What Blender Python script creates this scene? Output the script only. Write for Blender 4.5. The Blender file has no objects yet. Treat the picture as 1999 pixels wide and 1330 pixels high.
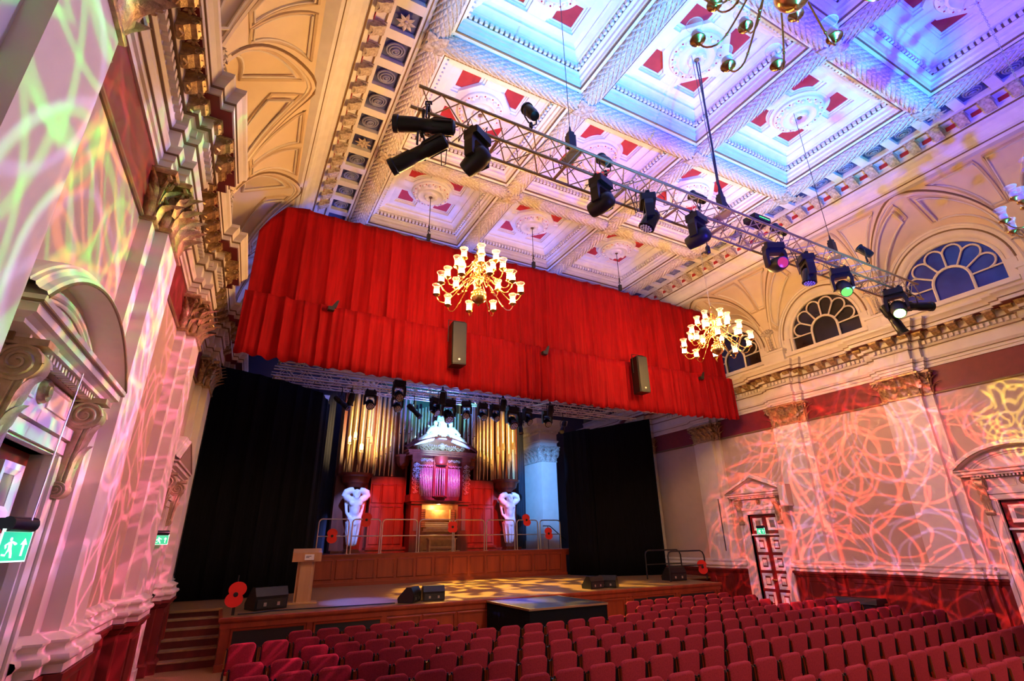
import bpy, bmesh, math, random
from mathutils import Vector, Matrix
random.seed(7)
PI = math.pi
scene = bpy.context.scene
COL = scene.collection

# ------------------------------------------------------------------ camera
def look_basis(yaw, pitch, roll):
    yaw, pitch, roll = (math.radians(a) for a in (yaw, pitch, roll))
    fwd = Vector((math.sin(yaw)*math.cos(pitch), math.cos(yaw)*math.cos(pitch), math.sin(pitch)))
    right = Vector((math.cos(yaw), -math.sin(yaw), 0)); up = right.cross(fwd)
    r2 = right*math.cos(roll) + up*math.sin(roll); u2 = up*math.cos(roll) - right*math.sin(roll)
    return r2, u2, fwd
CAM = Vector((0, 0, 2.45))
FPX = 989.7
r2, u2, fw = look_basis(28.476, 21.667, -0.9726)
cd = bpy.data.cameras.new('camera'); cam = bpy.data.objects.new('camera', cd); COL.objects.link(cam)
cd.sensor_fit = 'HORIZONTAL'; cd.sensor_width = 36.0; cd.lens = FPX/1999*36; cd.clip_start = .05; cd.clip_end = 200
cam.matrix_world = Matrix(((r2.x, u2.x, -fw.x, CAM.x), (r2.y, u2.y, -fw.y, CAM.y), (r2.z, u2.z, -fw.z, CAM.z), (0, 0, 0, 1)))
scene.camera = cam
def px(p):
    d = Vector(p)-CAM; z = d.dot(fw)
    if z <= .05: return None
    return (999.5+FPX*d.dot(r2)/z, 665-FPX*d.dot(u2)/z)

# ------------------------------------------------------------------ world, exposure
w = bpy.data.worlds.new('hall_air'); scene.world = w; w.use_nodes = True
w.node_tree.nodes['Background'].inputs[0].default_value = (1.0, .66, .48, 1)
w.node_tree.nodes['Background'].inputs[1].default_value = .25
scene.view_settings.view_transform = 'Standard'; scene.view_settings.look = 'None'
scene.view_settings.exposure = -0.03; scene.view_settings.gamma = 1.0
scene.view_settings.use_curve_mapping = False

# ------------------------------------------------------------------ lamps of the hall (stage lanterns, uplights)
def aim(o, loc, tgt):
    o.location = loc
    o.rotation_euler = (Vector(tgt)-Vector(loc)).to_track_quat('-Z', 'Y').to_euler()
def spot(name, loc, tgt, col, power, deg, blend=.6, rad=.06, gobo=None):
    l = bpy.data.lights.new(name, 'SPOT'); l.energy = power; l.color = col
    l.spot_size = math.radians(deg); l.spot_blend = blend; l.shadow_soft_size = rad
    o = bpy.data.objects.new(name, l); COL.objects.link(o)
    loc = Vector(loc); loc += (Vector(tgt)-loc).normalized()*.45     # light leaves in front of the lamp body
    aim(o, loc, tgt)
    if gobo:
        l.use_nodes = True; nt = l.node_tree; em = nt.nodes['Emission']
        tc = nt.nodes.new('ShaderNodeTexCoord'); sp = nt.nodes.new('ShaderNodeSeparateXYZ')
        nt.links.new(tc.outputs['Normal'], sp.inputs[0])
        def mth(op, a, b=None, c=None):
            n = nt.nodes.new('ShaderNodeMath'); n.operation = op
            for i, x in enumerate((a, b, c)):
                if x is None: continue
                if isinstance(x, (int, float)): n.inputs[i].default_value = x
                else: nt.links.new(x, n.inputs[i])
            return n.outputs[0]
        u = mth('DIVIDE', sp.outputs[0], sp.outputs[2]); v = mth('DIVIDE', sp.outputs[1], sp.outputs[2])
        cb = nt.nodes.new('ShaderNodeCombineXYZ'); nt.links.new(u, cb.inputs[0]); nt.links.new(v, cb.inputs[1])
        tot = None
        kind = gobo.get('kind', 'lines')
        for k in range(gobo.get('n', 3)):
            no = nt.nodes.new('ShaderNodeTexNoise'); no.noise_dimensions = '4D'; no.inputs['W'].default_value = gobo.get('seed', 0)+k*3.7
            no.inputs['Scale'].default_value = gobo['scale']*(1+.25*k); no.inputs['Detail'].default_value = gobo.get('detail', 0.0)
            if 'Distortion' in no.inputs: no.inputs['Distortion'].default_value = gobo.get('dist', .5)
            nt.links.new(cb.outputs[0], no.inputs['Vector'])
            if kind == 'lines':
                wn = nt.nodes.new('ShaderNodeTexNoise'); wn.inputs['Scale'].default_value = gobo['scale']*.5; wn.inputs['Detail'].default_value = 0
                ad = nt.nodes.new('ShaderNodeVectorMath'); ad.operation = 'ADD'; ad.inputs[1].default_value = (k*7.3+gobo.get('seed', 0), k*3.1, 0)
                nt.links.new(cb.outputs[0], ad.inputs[0]); nt.links.new(ad.outputs[0], wn.inputs['Vector'])
                ms = nt.nodes.new('ShaderNodeVectorMath'); ms.operation = 'SCALE'; ms.inputs[3].default_value = 1.1/gobo['scale']; nt.links.new(wn.outputs['Color'], ms.inputs[0])
                a2 = nt.nodes.new('ShaderNodeVectorMath'); a2.operation = 'ADD'; nt.links.new(ad.outputs[0], a2.inputs[0]); nt.links.new(ms.outputs[0], a2.inputs[1])
                for feat in ('F1', 'F2'):
                    vo = nt.nodes.new('ShaderNodeTexVoronoi'); vo.voronoi_dimensions = '2D'; vo.feature = feat; vo.inputs['Scale'].default_value = gobo['scale']*(1-.22*k)
                    nt.links.new(a2.outputs[0], vo.inputs['Vector'])
                    for off in gobo.get('offs', (.28, .5)):
                        a = mth('ABSOLUTE', mth('SUBTRACT', vo.outputs['Distance'], off+(.25 if feat == 'F2' else 0)))
                        b = mth('SUBTRACT', 1.0, mth('MULTIPLY', a, 1.0/gobo['w'])); b = mth('MAXIMUM', b, 0.0); b = mth('MINIMUM', mth('MULTIPLY', b, 2.0), 1.0)
                        tot = b if tot is None else mth('ADD', tot, b)
            else:
                b = mth('MULTIPLY', mth('SUBTRACT', no.outputs[0], .47), 9.0); b = mth('MINIMUM', mth('MAXIMUM', b, 0.0), 1.0)
                tot = b if tot is None else mth('MULTIPLY', tot, b)
        tot = mth('MULTIPLY', tot, 1.0)
        tot = mth('ADD', tot, gobo.get('base', 0.0))
        nt.links.new(tot, em.inputs['Strength'])
        em.inputs['Color'].default_value = (1, 1, 1, 1)
    return o
XC_ = 7.98
# moving lights washing the ceiling from the back of the hall
spot('uplight', (6.5, -3.0, 1.5), (8.6, 2.6, 12.8), (.03, .03, 1.0), 22000, 76, 1.0, .1)
spot('uplight', (5.0, -1.0, 1.2), (5.2, 4.9, 12.8), (.02, .66, 1.0), 10000, 38, .8, .1)
spot('uplight', (12.0, -1.0, 1.2), (11.9, 5.6, 12.8), (.03, .62, 1.0), 9500, 34, .8, .1)
spot('uplight', (8.0, -3.0, 1.2), (8.2, 8.6, 12.6), (.20, .10, 1.0), 1800, 50, 1.0, .1)
# gobo lanterns on the front truss: tangled line patterns on both side walls
LN = dict(n=3, offs=(.30, .52), w=.018)
spot('gobo_lantern', (13.2, 5.2, 7.3), (-1.3, 4.4, 5.4), (.46, .38, 1.0), 3600, 34, .35, .02, dict(LN, scale=5, seed=1, base=.8, n=1, w=.024))
spot('gobo_lantern', (13.2, 5.2, 7.3), (-1.3, 4.2, 6.0), (.06, 1.0, .08), 5000, 32, .35, .02, dict(LN, scale=6.5, seed=14, n=2, w=.022))
spot('gobo_lantern', (11.0, 5.2, 7.3), (-1.5, 6.0, 4.9), (1.0, .34, .06), 4600, 22, .35, .02, dict(LN, scale=6, seed=21, n=2))
spot('gobo_lantern', (8.8, 5.2, 7.3), (-1.3, 9.8, 3.2), (1.0, .16, .40), 5000, 46, .5, .02, dict(LN, scale=6, seed=31, base=.40, n=2))
spot('gobo_lantern', (5.5, 5.2, 7.3), (17.4, 9.6, 2.8), (1.0, .11, .07), 8500, 46, .5, .02, dict(LN, scale=6.5, seed=41, base=.10, n=3))
spot('gobo_lantern', (2.3, 5.2, 7.3), (17.4, 9.4, 3.2), (.62, .36, 1.0), 3800, 40, .5, .02, dict(LN, scale=8, seed=51, n=1, base=.30))
spot('gobo_lantern', (4.5, 5.2, 7.3), (17.4, 4.9, 5.2), (1.0, .78, .10), 6500, 11, .4, .02, dict(LN, scale=18, seed=61, n=1, w=.05))
spot('gobo_lantern', (7.3, 5.2, 7.3), (-1.5, 5.2, 2.9), (.12, .08, 1.0), 2600, 11, .5, .02)
# organ lighting from the stage rig
spot('organ_lamp', (7.9, 16.9, 6.9), (XC_, 21.3, 6.6), (.42, .85, 1.0), 1700, 34, .8, .05)
spot('organ_lamp', (7.9, 16.9, 6.9), (XC_, 21.6, 8.4), (.10, .75, .65), 2600, 44, .8, .05)
spot('organ_lamp', (7.1, 16.9, 6.7), (XC_, 21.4, 5.1), (1.0, .10, .85), 2400, 27, .7, .05)
spot('organ_lamp', (5.9, 16.9, 6.7), (6.0, 22.0, 3.6), (1.0, .03, .02), 2200, 34, .7, .05)
spot('organ_lamp', (9.7, 16.9, 6.7), (10.0, 22.0, 3.6), (1.0, .03, .03), 2200, 34, .7, .05)
spot('organ_lamp', (4.6, 16.9, 6.7), (4.6, 22.0, 7.0), (1.0, .66, .26), 2600, 40, .8, .05)
spot('organ_lamp', (10.6, 16.9, 6.9), (11.3, 22.0, 7.0), (1.0, .66, .26), 2600, 40, .8, .05)
spot('organ_lamp', (3.6, 17.2, 6.6), (4.51, 21.7, 3.7), (.20, .32, 1.0), 2000, 26, .5, .05)
spot('organ_lamp', (12.3, 17.2, 6.6), (11.45, 21.7, 3.7), (.20, .32, 1.0), 2000, 26, .5, .05)
spot('organ_lamp', (9.0, 17.0, 6.9), (13.9, 22.2, 5.0), (.10, .36, 1.0), 5200, 40, .8, .05)
spot('stage_wash', (7.5, 18.75, 7.1), (8.6, 16.0, 1.0), (1.0, .62, .12), 9000, 76, .4, .04, dict(kind='blobs', scale=9, n=1, seed=3, base=.05))
spot('stage_wash', (2.2, 15.5, 7.0), (3.5, 15.2, 1.0), (.06, .12, 1.0), 6500, 24, .9, .05)
spot('stage_wash', (6.9, 15.6, 7.0), (7.3, 13.3, 1.0), (.08, .14, 1.0), 9000, 16, .9, .05)
spot('rig_glow', (8.0, 19.4, 3.0), (7.0, 19.3, 8.6), (.10, .20, 1.0), 6000, 110, .9, .1)

l = bpy.data.lights.new('console_lamp', 'POINT'); l.energy = 45; l.color = (1, .62, .25); l.shadow_soft_size = .03
o = bpy.data.objects.new('console_lamp', l); COL.objects.link(o); o.location = (XC_, 21.55, 3.9)
spot('seat_fill', (8.0, -2.5, 8.5), (8.5, 8.0, 0.0), (1.0, .62, .42), 3000, 54, .7, .3)  # unseen warm spot added behind the camera to brighten the seats


# ------------------------------------------------------------------ materials
MATS = {}
def mat(name, col, rough=.55, metal=0.0, col2=None, nscale=6.0, bump=0.0, bscale=40.0, emit=None, estr=0.0, stretch=(1, 1, 1), sheen=0.0, alpha=1.0, ior=None, coat=0.0, thresh=(.35, .65), detail=4.0):
    m = bpy.data.materials.new(name); m.use_nodes = True; nt = m.node_tree; b = nt.nodes['Principled BSDF']
    b.inputs['Base Color'].default_value = (*col, 1); b.inputs['Roughness'].default_value = rough; b.inputs['Metallic'].default_value = metal
    if coat: b.inputs['Coat Weight'].default_value = coat
    if sheen:
        b.inputs['Sheen Weight'].default_value = sheen; b.inputs['Sheen Roughness'].default_value = .4; b.inputs['Sheen Tint'].default_value = (*[min(1, c*1.6) for c in col], 1)
    if name in ('velvet', 'seatfabric', 'blackdrape', 'cloth'): b.inputs['Specular IOR Level'].default_value = .12
    if alpha < 1: b.inputs['Alpha'].default_value = alpha
    if ior: b.inputs['IOR'].default_value = ior
    if emit: b.inputs['Emission Color'].default_value = (*emit, 1); b.inputs['Emission Strength'].default_value = estr
    if col2 or bump:
        tc = nt.nodes.new('ShaderNodeTexCoord'); mp = nt.nodes.new('ShaderNodeMapping'); mp.inputs['Scale'].default_value = stretch
        nt.links.new(tc.outputs['Object'], mp.inputs[0])
    if col2:
        n = nt.nodes.new('ShaderNodeTexNoise'); n.inputs['Scale'].default_value = nscale; n.inputs['Detail'].default_value = detail
        nt.links.new(mp.outputs[0], n.inputs['Vector'])
        r = nt.nodes.new('ShaderNodeValToRGB'); r.color_ramp.elements[0].color = (*col, 1); r.color_ramp.elements[1].color = (*col2, 1)
        r.color_ramp.elements[0].position = thresh[0]; r.color_ramp.elements[1].position = thresh[1]
        nt.links.new(n.outputs[0], r.inputs[0]); nt.links.new(r.outputs[0], b.inputs['Base Color'])
    if bump:
        n2 = nt.nodes.new('ShaderNodeTexNoise'); n2.inputs['Scale'].default_value = bscale; n2.inputs['Detail'].default_value = 3
        nt.links.new(mp.outputs[0], n2.inputs['Vector'])
        bp = nt.nodes.new('ShaderNodeBump'); bp.inputs['Strength'].default_value = bump; bp.inputs['Distance'].default_value = .02
        nt.links.new(n2.outputs[0], bp.inputs['Height']); nt.links.new(bp.outputs[0], b.inputs['Normal'])
    MATS[name] = m; return m
mat('field', (.56, .42, .31), .7, col2=(.53, .40, .29), nscale=3, bump=.05, bscale=90)
mat('cream', (.74, .66, .57), .55, col2=(.69, .61, .52), nscale=3, bump=.03)
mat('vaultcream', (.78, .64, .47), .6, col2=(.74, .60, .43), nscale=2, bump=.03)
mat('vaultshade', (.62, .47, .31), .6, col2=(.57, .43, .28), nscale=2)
mat('ceilwhite', (.80, .77, .76), .6, col2=(.74, .71, .70), nscale=4)
mat('redband', (.20, .014, .018), .55, col2=(.17, .012, .015), nscale=5)
mat('dado', (.19, .016, .012), .42, col2=(.12, .010, .008), nscale=5, stretch=(1, 1, .15))
mat('redpanel', (.50, .025, .035), .6, col2=(.42, .02, .03))
mat('bluesq', (.07, .08, .20), .5, col2=(.05, .06, .16))
mat('ornament', (.62, .54, .46), .45, col2=(.34, .26, .20), nscale=16, bump=.4, bscale=40)
mat('bluepale', (.22, .23, .36), .5)
mat('stonegilt', (.56, .44, .28), .42, .2, col2=(.40, .29, .16), nscale=12, bump=.15, bscale=40)
mat('gilt', (.60, .42, .20), .36, .45, col2=(.33, .21, .10), nscale=16, bump=.35, bscale=40)
mat('giltbright', (.66, .46, .16), .35, .6, col2=(.40, .25, .09), nscale=20, bump=.25, bscale=60)
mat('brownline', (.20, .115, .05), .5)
mat('garland', (.72, .66, .62), .5, col2=(.50, .42, .36), nscale=22, bump=.4, bscale=60)
mat('velvet', (.31, .0022, .006), .8, sheen=.12, col2=(.22, .0014, .004), nscale=2.5, stretch=(6, 1, .4))
mat('blackdrape', (.003, .003, .004), .95, col2=(.005, .005, .007), nscale=4, stretch=(5, 5, .3))
mat('seatfabric', (.35, .032, .050), .8, sheen=.6, col2=(.25, .022, .036), nscale=60, bump=.15, bscale=200)
mat('stagewood', (.36, .215, .10), .32, col2=(.26, .145, .062), nscale=7, stretch=(.25, 3, 1), coat=.15)
mat('panelwood', (.32, .050, .014), .38, col2=(.22, .030, .009), nscale=5, stretch=(1, 1, .12))
mat('panelrail', (.27, .038, .011), .36, col2=(.19, .025, .008), nscale=5, stretch=(.12, 1, 1))
mat('tread', (.42, .26, .12), .5, col2=(.30, .18, .08), nscale=8)
mat('carpet', (.40, .22, .085), .9, col2=(.22, .10, .04), nscale=55, bump=.2, bscale=150)
mat('aluminium', (.46, .36, .20), .38, .75)
mat('black', (.012, .012, .014), .45)
mat('blackgloss', (.010, .010, .013), .18)
mat('blackmetal', (.020, .020, .024), .35, .5)
mat('chrome', (.75, .73, .70), .2, 1.0)
mat('brass', (.80, .53, .17), .22, 1.0)
mat('darkbrass', (.52, .33, .10), .25, 1.0)
mat('lampglass', (.92, .93, .95), .05, alpha=.16)
mat('frost', (.85, .85, .86), .4, alpha=.75)
mat('bulblit', (1, .8, .5), .5, emit=(1.0, .56, .17), estr=330)
mat('lecternwood', (.58, .33, .15), .45, col2=(.50, .27, .115), nscale=6, stretch=(1, 1, .15))
mat('poppyred', (.80, .022, .012), .6)
mat('steel', (.62, .58, .52), .28, .9)
mat('pane', (.018, .014, .012), .12, col2=(.026, .02, .016), nscale=2)
mat('paneskyglow', (.02, .03, .22), .12, col2=(.012, .014, .12), nscale=1.5, emit=(.012, .022, .40), estr=.12)  # dusk sky light behind the glass, put into pane colour and faint emission
mat('panepale', (.20, .19, .17), .25)
mat('doorred', (.20, .014, .014), .4, col2=(.14, .010, .010), nscale=6, stretch=(1, 1, .2))
mat('white', (.82, .80, .77), .5)
mat('organwood', (.23, .045, .020), .4, col2=(.14, .026, .013), nscale=6, stretch=(1, 1, .15))
mat('organcarve', (.55, .40, .36), .45, col2=(.36, .22, .19), nscale=20, bump=.3)
mat('pipe', (.74, .52, .25), .30, .75, col2=(.62, .42, .18), nscale=3)
mat('pipesilver', (.74, .70, .64), .28, .8)
mat('stone', (.78, .77, .76), .55, bump=.05, bscale=30)
mat('grille', (.030, .032, .05), .6, bump=.6, bscale=70)
mat('backwall', (.055, .052, .085), .7)
mat('signgreen', (.02, .5, .22), .4, emit=(.03, .75, .34), estr=.8)
mat('signwhite', (.8, 1, .9), .4, emit=(.7, 1, .85), estr=1.1)
mat('greenled', (.1, .9, .2), .4, emit=(.05, 1, .12), estr=6)
mat('lensgreen', (.4, 1, .3), .2, emit=(.35, 1.0, .12), estr=25)
mat('lensgreensoft', (.1, .5, .1), .2, emit=(.15, .8, .08), estr=1.6)
mat('lensred', (.6, .05, .08), .2, emit=(.9, .05, .09), estr=.45)
mat('lensdark', (.03, .03, .045), .08)
mat('greywall', (.30, .27, .27), .6)
mat('platformtop', (.05, .05, .075), .3)
mat('cloth', (.004, .004, .005), .9)
mat('keys', (.75, .70, .60), .4)
mat('consolewood', (.62, .36, .14), .4, col2=(.5, .27, .10), nscale=6)
mat('loom', (.015, .015, .03), .5)
mat('print', (.06, .05, .05), .6)

# ------------------------------------------------------------------ mesh building helpers
class MB:
    def __init__(s): s.v = []; s.f = []
    def add(s, vs, fs):
        o = len(s.v); s.v += [tuple(p) for p in vs]; s.f += [tuple(i+o for i in f) for f in fs]; return s
    def box(s, x0, x1, y0, y1, z0, z1, fn=None):
        vs = [(x, y, z) for x in (x0, x1) for y in (y0, y1) for z in (z0, z1)]
        if fn: vs = [fn(*p) for p in vs]
        return s.add(vs, [(0, 1, 3, 2), (4, 6, 7, 5), (0, 4, 5, 1), (2, 3, 7, 6), (0, 2, 6, 4), (1, 5, 7, 3)])
    def prism(s, poly, h0, h1, fn):
        n = len(poly); vs = [fn(a, b, h0) for a, b in poly] + [fn(a, b, h1) for a, b in poly]
        fs = [tuple(range(n)), tuple(range(2*n-1, n-1, -1))] + [(i, (i+1) % n, n+(i+1) % n, n+i) for i in range(n)]
        return s.add(vs, fs)
    def rings(s, rs, closed=True, caps=True):
        n = len(rs[0]); vs = [p for r in rs for p in r]; fs = []
        for k in range(len(rs)-1):
            for i in range(n if closed else n-1):
                j = (i+1) % n; fs.append((k*n+i, k*n+j, (k+1)*n+j, (k+1)*n+i))
        if caps and closed: fs.append(tuple(range(n-1, -1, -1))); fs.append(tuple((len(rs)-1)*n+i for i in range(n)))
        return s.add(vs, fs)
    def tube(s, pts, r, n=6, closed=False, flat=None):
        pts = [Vector(p) for p in pts]; m = len(pts); rs = []; ref = None
        for i, p in enumerate(pts):
            a = pts[(i-1) % m] if (closed or i) else p; b = pts[(i+1) % m] if (closed or i < m-1) else p
            t = (b-a).normalized() if (b-a).length > 1e-9 else Vector((0, 0, 1))
            if ref is None: ref = Vector((0, 0, 1)) if abs(t.z) < .9 else Vector((1, 0, 0))
            x = (ref - t*ref.dot(t)); x = x.normalized() if x.length > 1e-6 else t.orthogonal().normalized(); y = t.cross(x); ref = x
            rr = r[i] if isinstance(r, (list, tuple)) else r
            rs.append([p + x*math.cos(2*PI*k/n)*rr*(flat or 1) + y*math.sin(2*PI*k/n)*rr for k in range(n)])
        if closed: rs.append(rs[0])
        return s.rings(rs, caps=not closed)
    def lathe(s, prof, n=12, fn=None, cx=0, cy=0, cz=0):
        rs = [[(cx+r*math.cos(2*PI*k/n), cy+r*math.sin(2*PI*k/n), cz+z) for k in range(n)] for r, z in prof]
        if fn: rs = [[fn(*p) for p in r] for r in rs]
        return s.rings(rs)
    def ball(s, c, rx, ry=None, rz=None, n=10, m=6):
        ry = ry or rx; rz = rz or rx
        rs = [[(c[0]+rx*math.sin(a)*math.cos(2*PI*k/n), c[1]+ry*math.sin(a)*math.sin(2*PI*k/n), c[2]-rz*math.cos(a)) for k in range(n)] for a in [PI*(.03+.94*i/m) for i in range(m+1)]]
        return s.rings(rs)
    def grid(s, fn, us, vs):
        P = [fn(u, v) for u in us for v in vs]; nv = len(vs)
        return s.add(P, [(i*nv+j, i*nv+j+1, (i+1)*nv+j+1, (i+1)*nv+j) for i in range(len(us)-1) for j in range(nv-1)])
    def sweep(s, path, prof, fn, closed=False):
        m = len(path); mit = []
        for i in range(m):
            ns = []
            for a, b in ((i-1, i), (i, i+1)):
                if not closed and (a < 0 or b >= m): continue
                p, q = path[a % m], path[b % m]; dx, dy = q[0]-p[0], q[1]-p[1]; L = math.hypot(dx, dy) or 1; ns.append((-dy/L, dx/L))
            if len(ns) == 1: mit.append(ns[0])
            else:
                k = 1+ns[0][0]*ns[1][0]+ns[0][1]*ns[1][1]; k = max(k, .2); mit.append(((ns[0][0]+ns[1][0])/k, (ns[0][1]+ns[1][1])/k))
        rs = [[fn(path[i][0]+o*mit[i][0], path[i][1]+o*mit[i][1], z) for o, z in prof] for i in range(m)]
        if closed: rs.append(rs[0])
        return s.rings(rs, closed=False, caps=False)
    def xf(s, M):
        s.v = [tuple(M @ Vector(p)) for p in s.v]; return s
    def mesh(s, name, m, smooth=False, ang=40):
        me = bpy.data.meshes.new(name); me.from_pydata(s.v, [], s.f); 
        if smooth:
            bm = bmesh.new(); bm.from_mesh(me); bmesh.ops.remove_doubles(bm, verts=bm.verts, dist=1e-5); bmesh.ops.recalc_face_normals(bm, faces=bm.faces); bm.to_mesh(me); bm.free()
            me.polygons.foreach_set('use_smooth', [True]*len(me.polygons)); me.set_sharp_from_angle(angle=math.radians(ang))
        me.update(); me.materials.append(MATS[m]); return me
    def obj(s, name, m, parent=None, smooth=False, ang=40, loc=(0, 0, 0), rot=(0, 0, 0)):
        return ob(name, s.mesh(name, m, smooth, ang), parent, loc, rot)
def ob(name, me, parent=None, loc=(0, 0, 0), rot=(0, 0, 0), scale=None, mw=None):
    o = bpy.data.objects.new(name, me); COL.objects.link(o)
    if parent: o.parent = parent
    if mw is not None: o.matrix_basis = mw
    else:
        o.location = loc; o.rotation_euler = rot
        if scale: o.scale = scale
    return o
def tag(o, label=None, cat=None, group=None, kind=None):
    if label: o['label'] = label
    if cat: o['category'] = cat
    if group: o['group'] = group
    if kind: o['kind'] = kind
    return o
def thing(name, label, cat, loc=(0, 0, 0), rz=0, group=None):
    o = bpy.data.objects.new(name, None); o.empty_display_size = .1; COL.objects.link(o); o.location = loc; o.rotation_euler = (0, 0, rz)
    return tag(o, label, cat, group)
def dup(root, loc, rot=None, label=None, group=None):
    r = root.copy(); COL.objects.link(r); r.location = loc
    if rot is not None: r.rotation_euler = rot
    if label: r['label'] = label
    if group: r['group'] = group
    for ch in root.children:
        c = ch.copy(); COL.objects.link(c); c.parent = r
        for g in ch.children:
            d = g.copy(); COL.objects.link(d); d.parent = c
    return r
def struct(name, parent=None):
    o = bpy.data.objects.new(name, None); o.empty_display_size = .1; COL.objects.link(o)
    if parent: o.parent = parent
    o['kind'] = 'structure'; return o
def zrot(dirv):   # matrix with local Z along dirv
    return Vector(dirv).to_track_quat('Z', 'Y').to_matrix().to_4x4()
def bar(name, mesh, a, b, parent):   # unit-length mesh along Z stretched from a to b
    a = Vector(a); b = Vector(b); d = b-a
    return ob(name, mesh, parent, mw=Matrix.Translation(a) @ zrot(d) @ Matrix.Diagonal((1, 1, d.length, 1)))
def unit_tube(name, r, m, n=8):
    return MB().lathe([(r, 0), (r, 1)], n).mesh(name, m, True)
idf = lambda a, b, c: (a, b, c)

# ================================================================== THE SETTING
XC, XR, XL = 7.98, 17.42, -1.46
YR = [-.27, 3.54, 7.35, 11.16, 14.96, 18.76]
BAYC = [(YR[i]+YR[i+1])/2 for i in range(5)]
Y0, Y1 = -2.0, 24.0
PB, PF, DB, DF = .66, .43, .14, .28      # pilaster half widths and depths

# ---- floor
fl = MB().box(XL-.3, XR+.3, Y0, Y1+.3, -.2, 0).obj('floor', 'carpet'); fl['kind'] = 'structure'

def leaf(mb, base, out, side, up, h, wd, curl, fn, nw=4, nh=5):
    """curled acanthus leaf: base point (y,w,z), out = outward dir in (y,w)"""
    def P(u, v):
        t = v; lobes = 1 + .16*math.sin(t*PI*5)
        half = wd*.5*(math.sin(PI*(.18+.78*t)))*lobes
        o = .05*math.sin(t*PI*.5) + curl*max(0, t-.55)**1.5*2.2
        z = h*(t - .55*max(0, t-.72)**1.4)
        mid = .03*(1-abs(u)*2)
        return fn(base[0]+side[0]*u*2*half+out[0]*(o+mid), base[1]+side[1]*u*2*half+out[1]*(o+mid), base[2]+z)
    mb.grid(P, [-.5+i/nw for i in range(nw+1)], [j/nh for j in range(nh+1)])
def scroll(mb, c, r, ax1, ax2, wid, axw, fn, turns=1.6, n=16, tr=.26):
    """raised spiral ribbon, c/ax in (y,w,z) space"""
    pts = []
    for i in range(n+1):
        t = i/n; a = t*turns*2*PI; rr = r*(1-.8*t)
        pts.append(tuple(c[k]+ax1[k]*rr*math.cos(a)+ax2[k]*rr*math.sin(a) for k in range(3)))
    for sgn in (-1, 1):
        mb.tube([fn(*(p[k]+axw[k]*wid*.5*sgn for k in range(3))) for p in pts], [r*tr*(1-.5*i/n) for i in range(n+1)], 5)
def console(mb, y0, w0, z0, h, d, wid, fn):
    """S-scroll bracket: hangs from z0 down by h, projects d at top; centred on y0"""
    r1, r2_ = d*.50, d*.27
    c1 = (w0+d-r1, z0-r1*1.05); c2 = (w0+r2_*1.15, z0-h+r2_*1.1)
    N = 12; front = []; back = []
    for i in range(N+1):
        t = i/N; e = t*t*(3-2*t)
        wq = c1[0]+(c2[0]-c1[0])*e; zq = c1[1]+(c2[1]-c1[1])*t; hw_ = r1*.62*(1-t)+r2_*.70*t
        front.append((wq+hw_*(1-.25*math.sin(t*PI)), zq)); back.append((max(w0, wq-hw_*1.2), zq))
    mb.prism([(w0, z0)] + front + back[::-1][:1] + [(w0, c2[1])], y0-wid*.36, y0+wid*.36, lambda a, b, c: fn(c, a, b))
    for (cw, cz), r in ((c1, r1), (c2, r2_)):
        mb.prism([(cw+r*math.cos(2*PI*k/20), cz+r*math.sin(2*PI*k/20)) for k in range(20)], y0-wid*.46, y0+wid*.46, lambda a, b, c: fn(c, a, b))
        for sg in (-1, 1):
            pts = []; n = 34
            for i in range(n+1):
                t = i/n; a = t*2.3*2*PI; rr = r*(.98-.84*t); pts.append(fn(y0+sg*wid*(.46+.08*t), cw+rr*math.cos(a), cz+rr*math.sin(a)))
            mb.tube(pts, [r*.11*(1-.3*i/n) for i in range(n+1)], 5)
    for sg in (-1, 1):
        for o in (0, .5): mb.tube([fn(y0+sg*wid*.38, a-(a-b2[0])*o*.6, z) for (a, z), b2 in zip(front, back)], d*.035, 5)
    for k in range(3): mb.tube([fn(y0+(k-1)*wid*.26, a+.003, b) for a, b in front], wid*.085, 5)
    for t, hh in ((.35, .30), (.62, .26)):
        i = int(t*N); leaf(mb, (y0, front[i][0]-.02, front[i][1]-h*.10), (0, 1), (1, 0), 1, h*hh, wid*1.05, d*.22, fn)
    mb.box(y0-wid*.55, y0+wid*.55, w0, w0+d*1.02, z0-.02, z0+.03, fn)

def modillion(wd, dp, ht):
    """scroll bracket mesh in (y,w,z): hangs under a soffit at z=0, projecting dp along +w"""
    mb = MB(); out = [(0, 0), (dp, 0), (dp, -ht*.28), (dp*.86, -ht*.52), (dp*.6, -ht*.62), (dp*.34, -ht*.9), (dp*.1, -ht), (0, -ht)]
    mb.prism(out, -wd/2, wd/2, lambda a, b, c: (c, a, b))
    mb.box(-wd*.62, wd*.62, 0, dp*1.06, -ht*.14, 0)
    for s in (-1, 1):
        scroll(mb, (s*wd*.5, dp*.78, -ht*.36), ht*.24, (0, 1, 0), (0, 0, 1), .01, (1, 0, 0), idf, 1.4, 9, .3)
    leaf(mb, (0, dp*.15, -ht*1.05), (0, 1), (1, 0), 1, ht*.7, wd*.95, dp*.8, idf, 2, 4)
    return mb
def flower(r, petals, dp):
    """open flower facing -z at z=0"""
    mb = MB()
    for k in range(petals):
        a = 2*PI*k/petals
        def P(u, v, a=a):
            rr = r*v; half = .5*r*math.sin(PI*min(.98, .12+.86*v))*2.3/petals*1.35
            z = -dp*(.35+.9*math.sin(v*2.2))-(.25*dp if abs(u) < .1 else 0)
            return (rr*math.cos(a)-u*2*half*math.sin(a), rr*math.sin(a)+u*2*half*math.cos(a), z)
        mb.grid(P, [-.5, 0, .5], [.1, .35, .6, .85, 1.0])
    mb.ball((0, 0, -dp*.9), r*.2, r*.2, dp*.7, 8, 4)
    return mb

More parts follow.
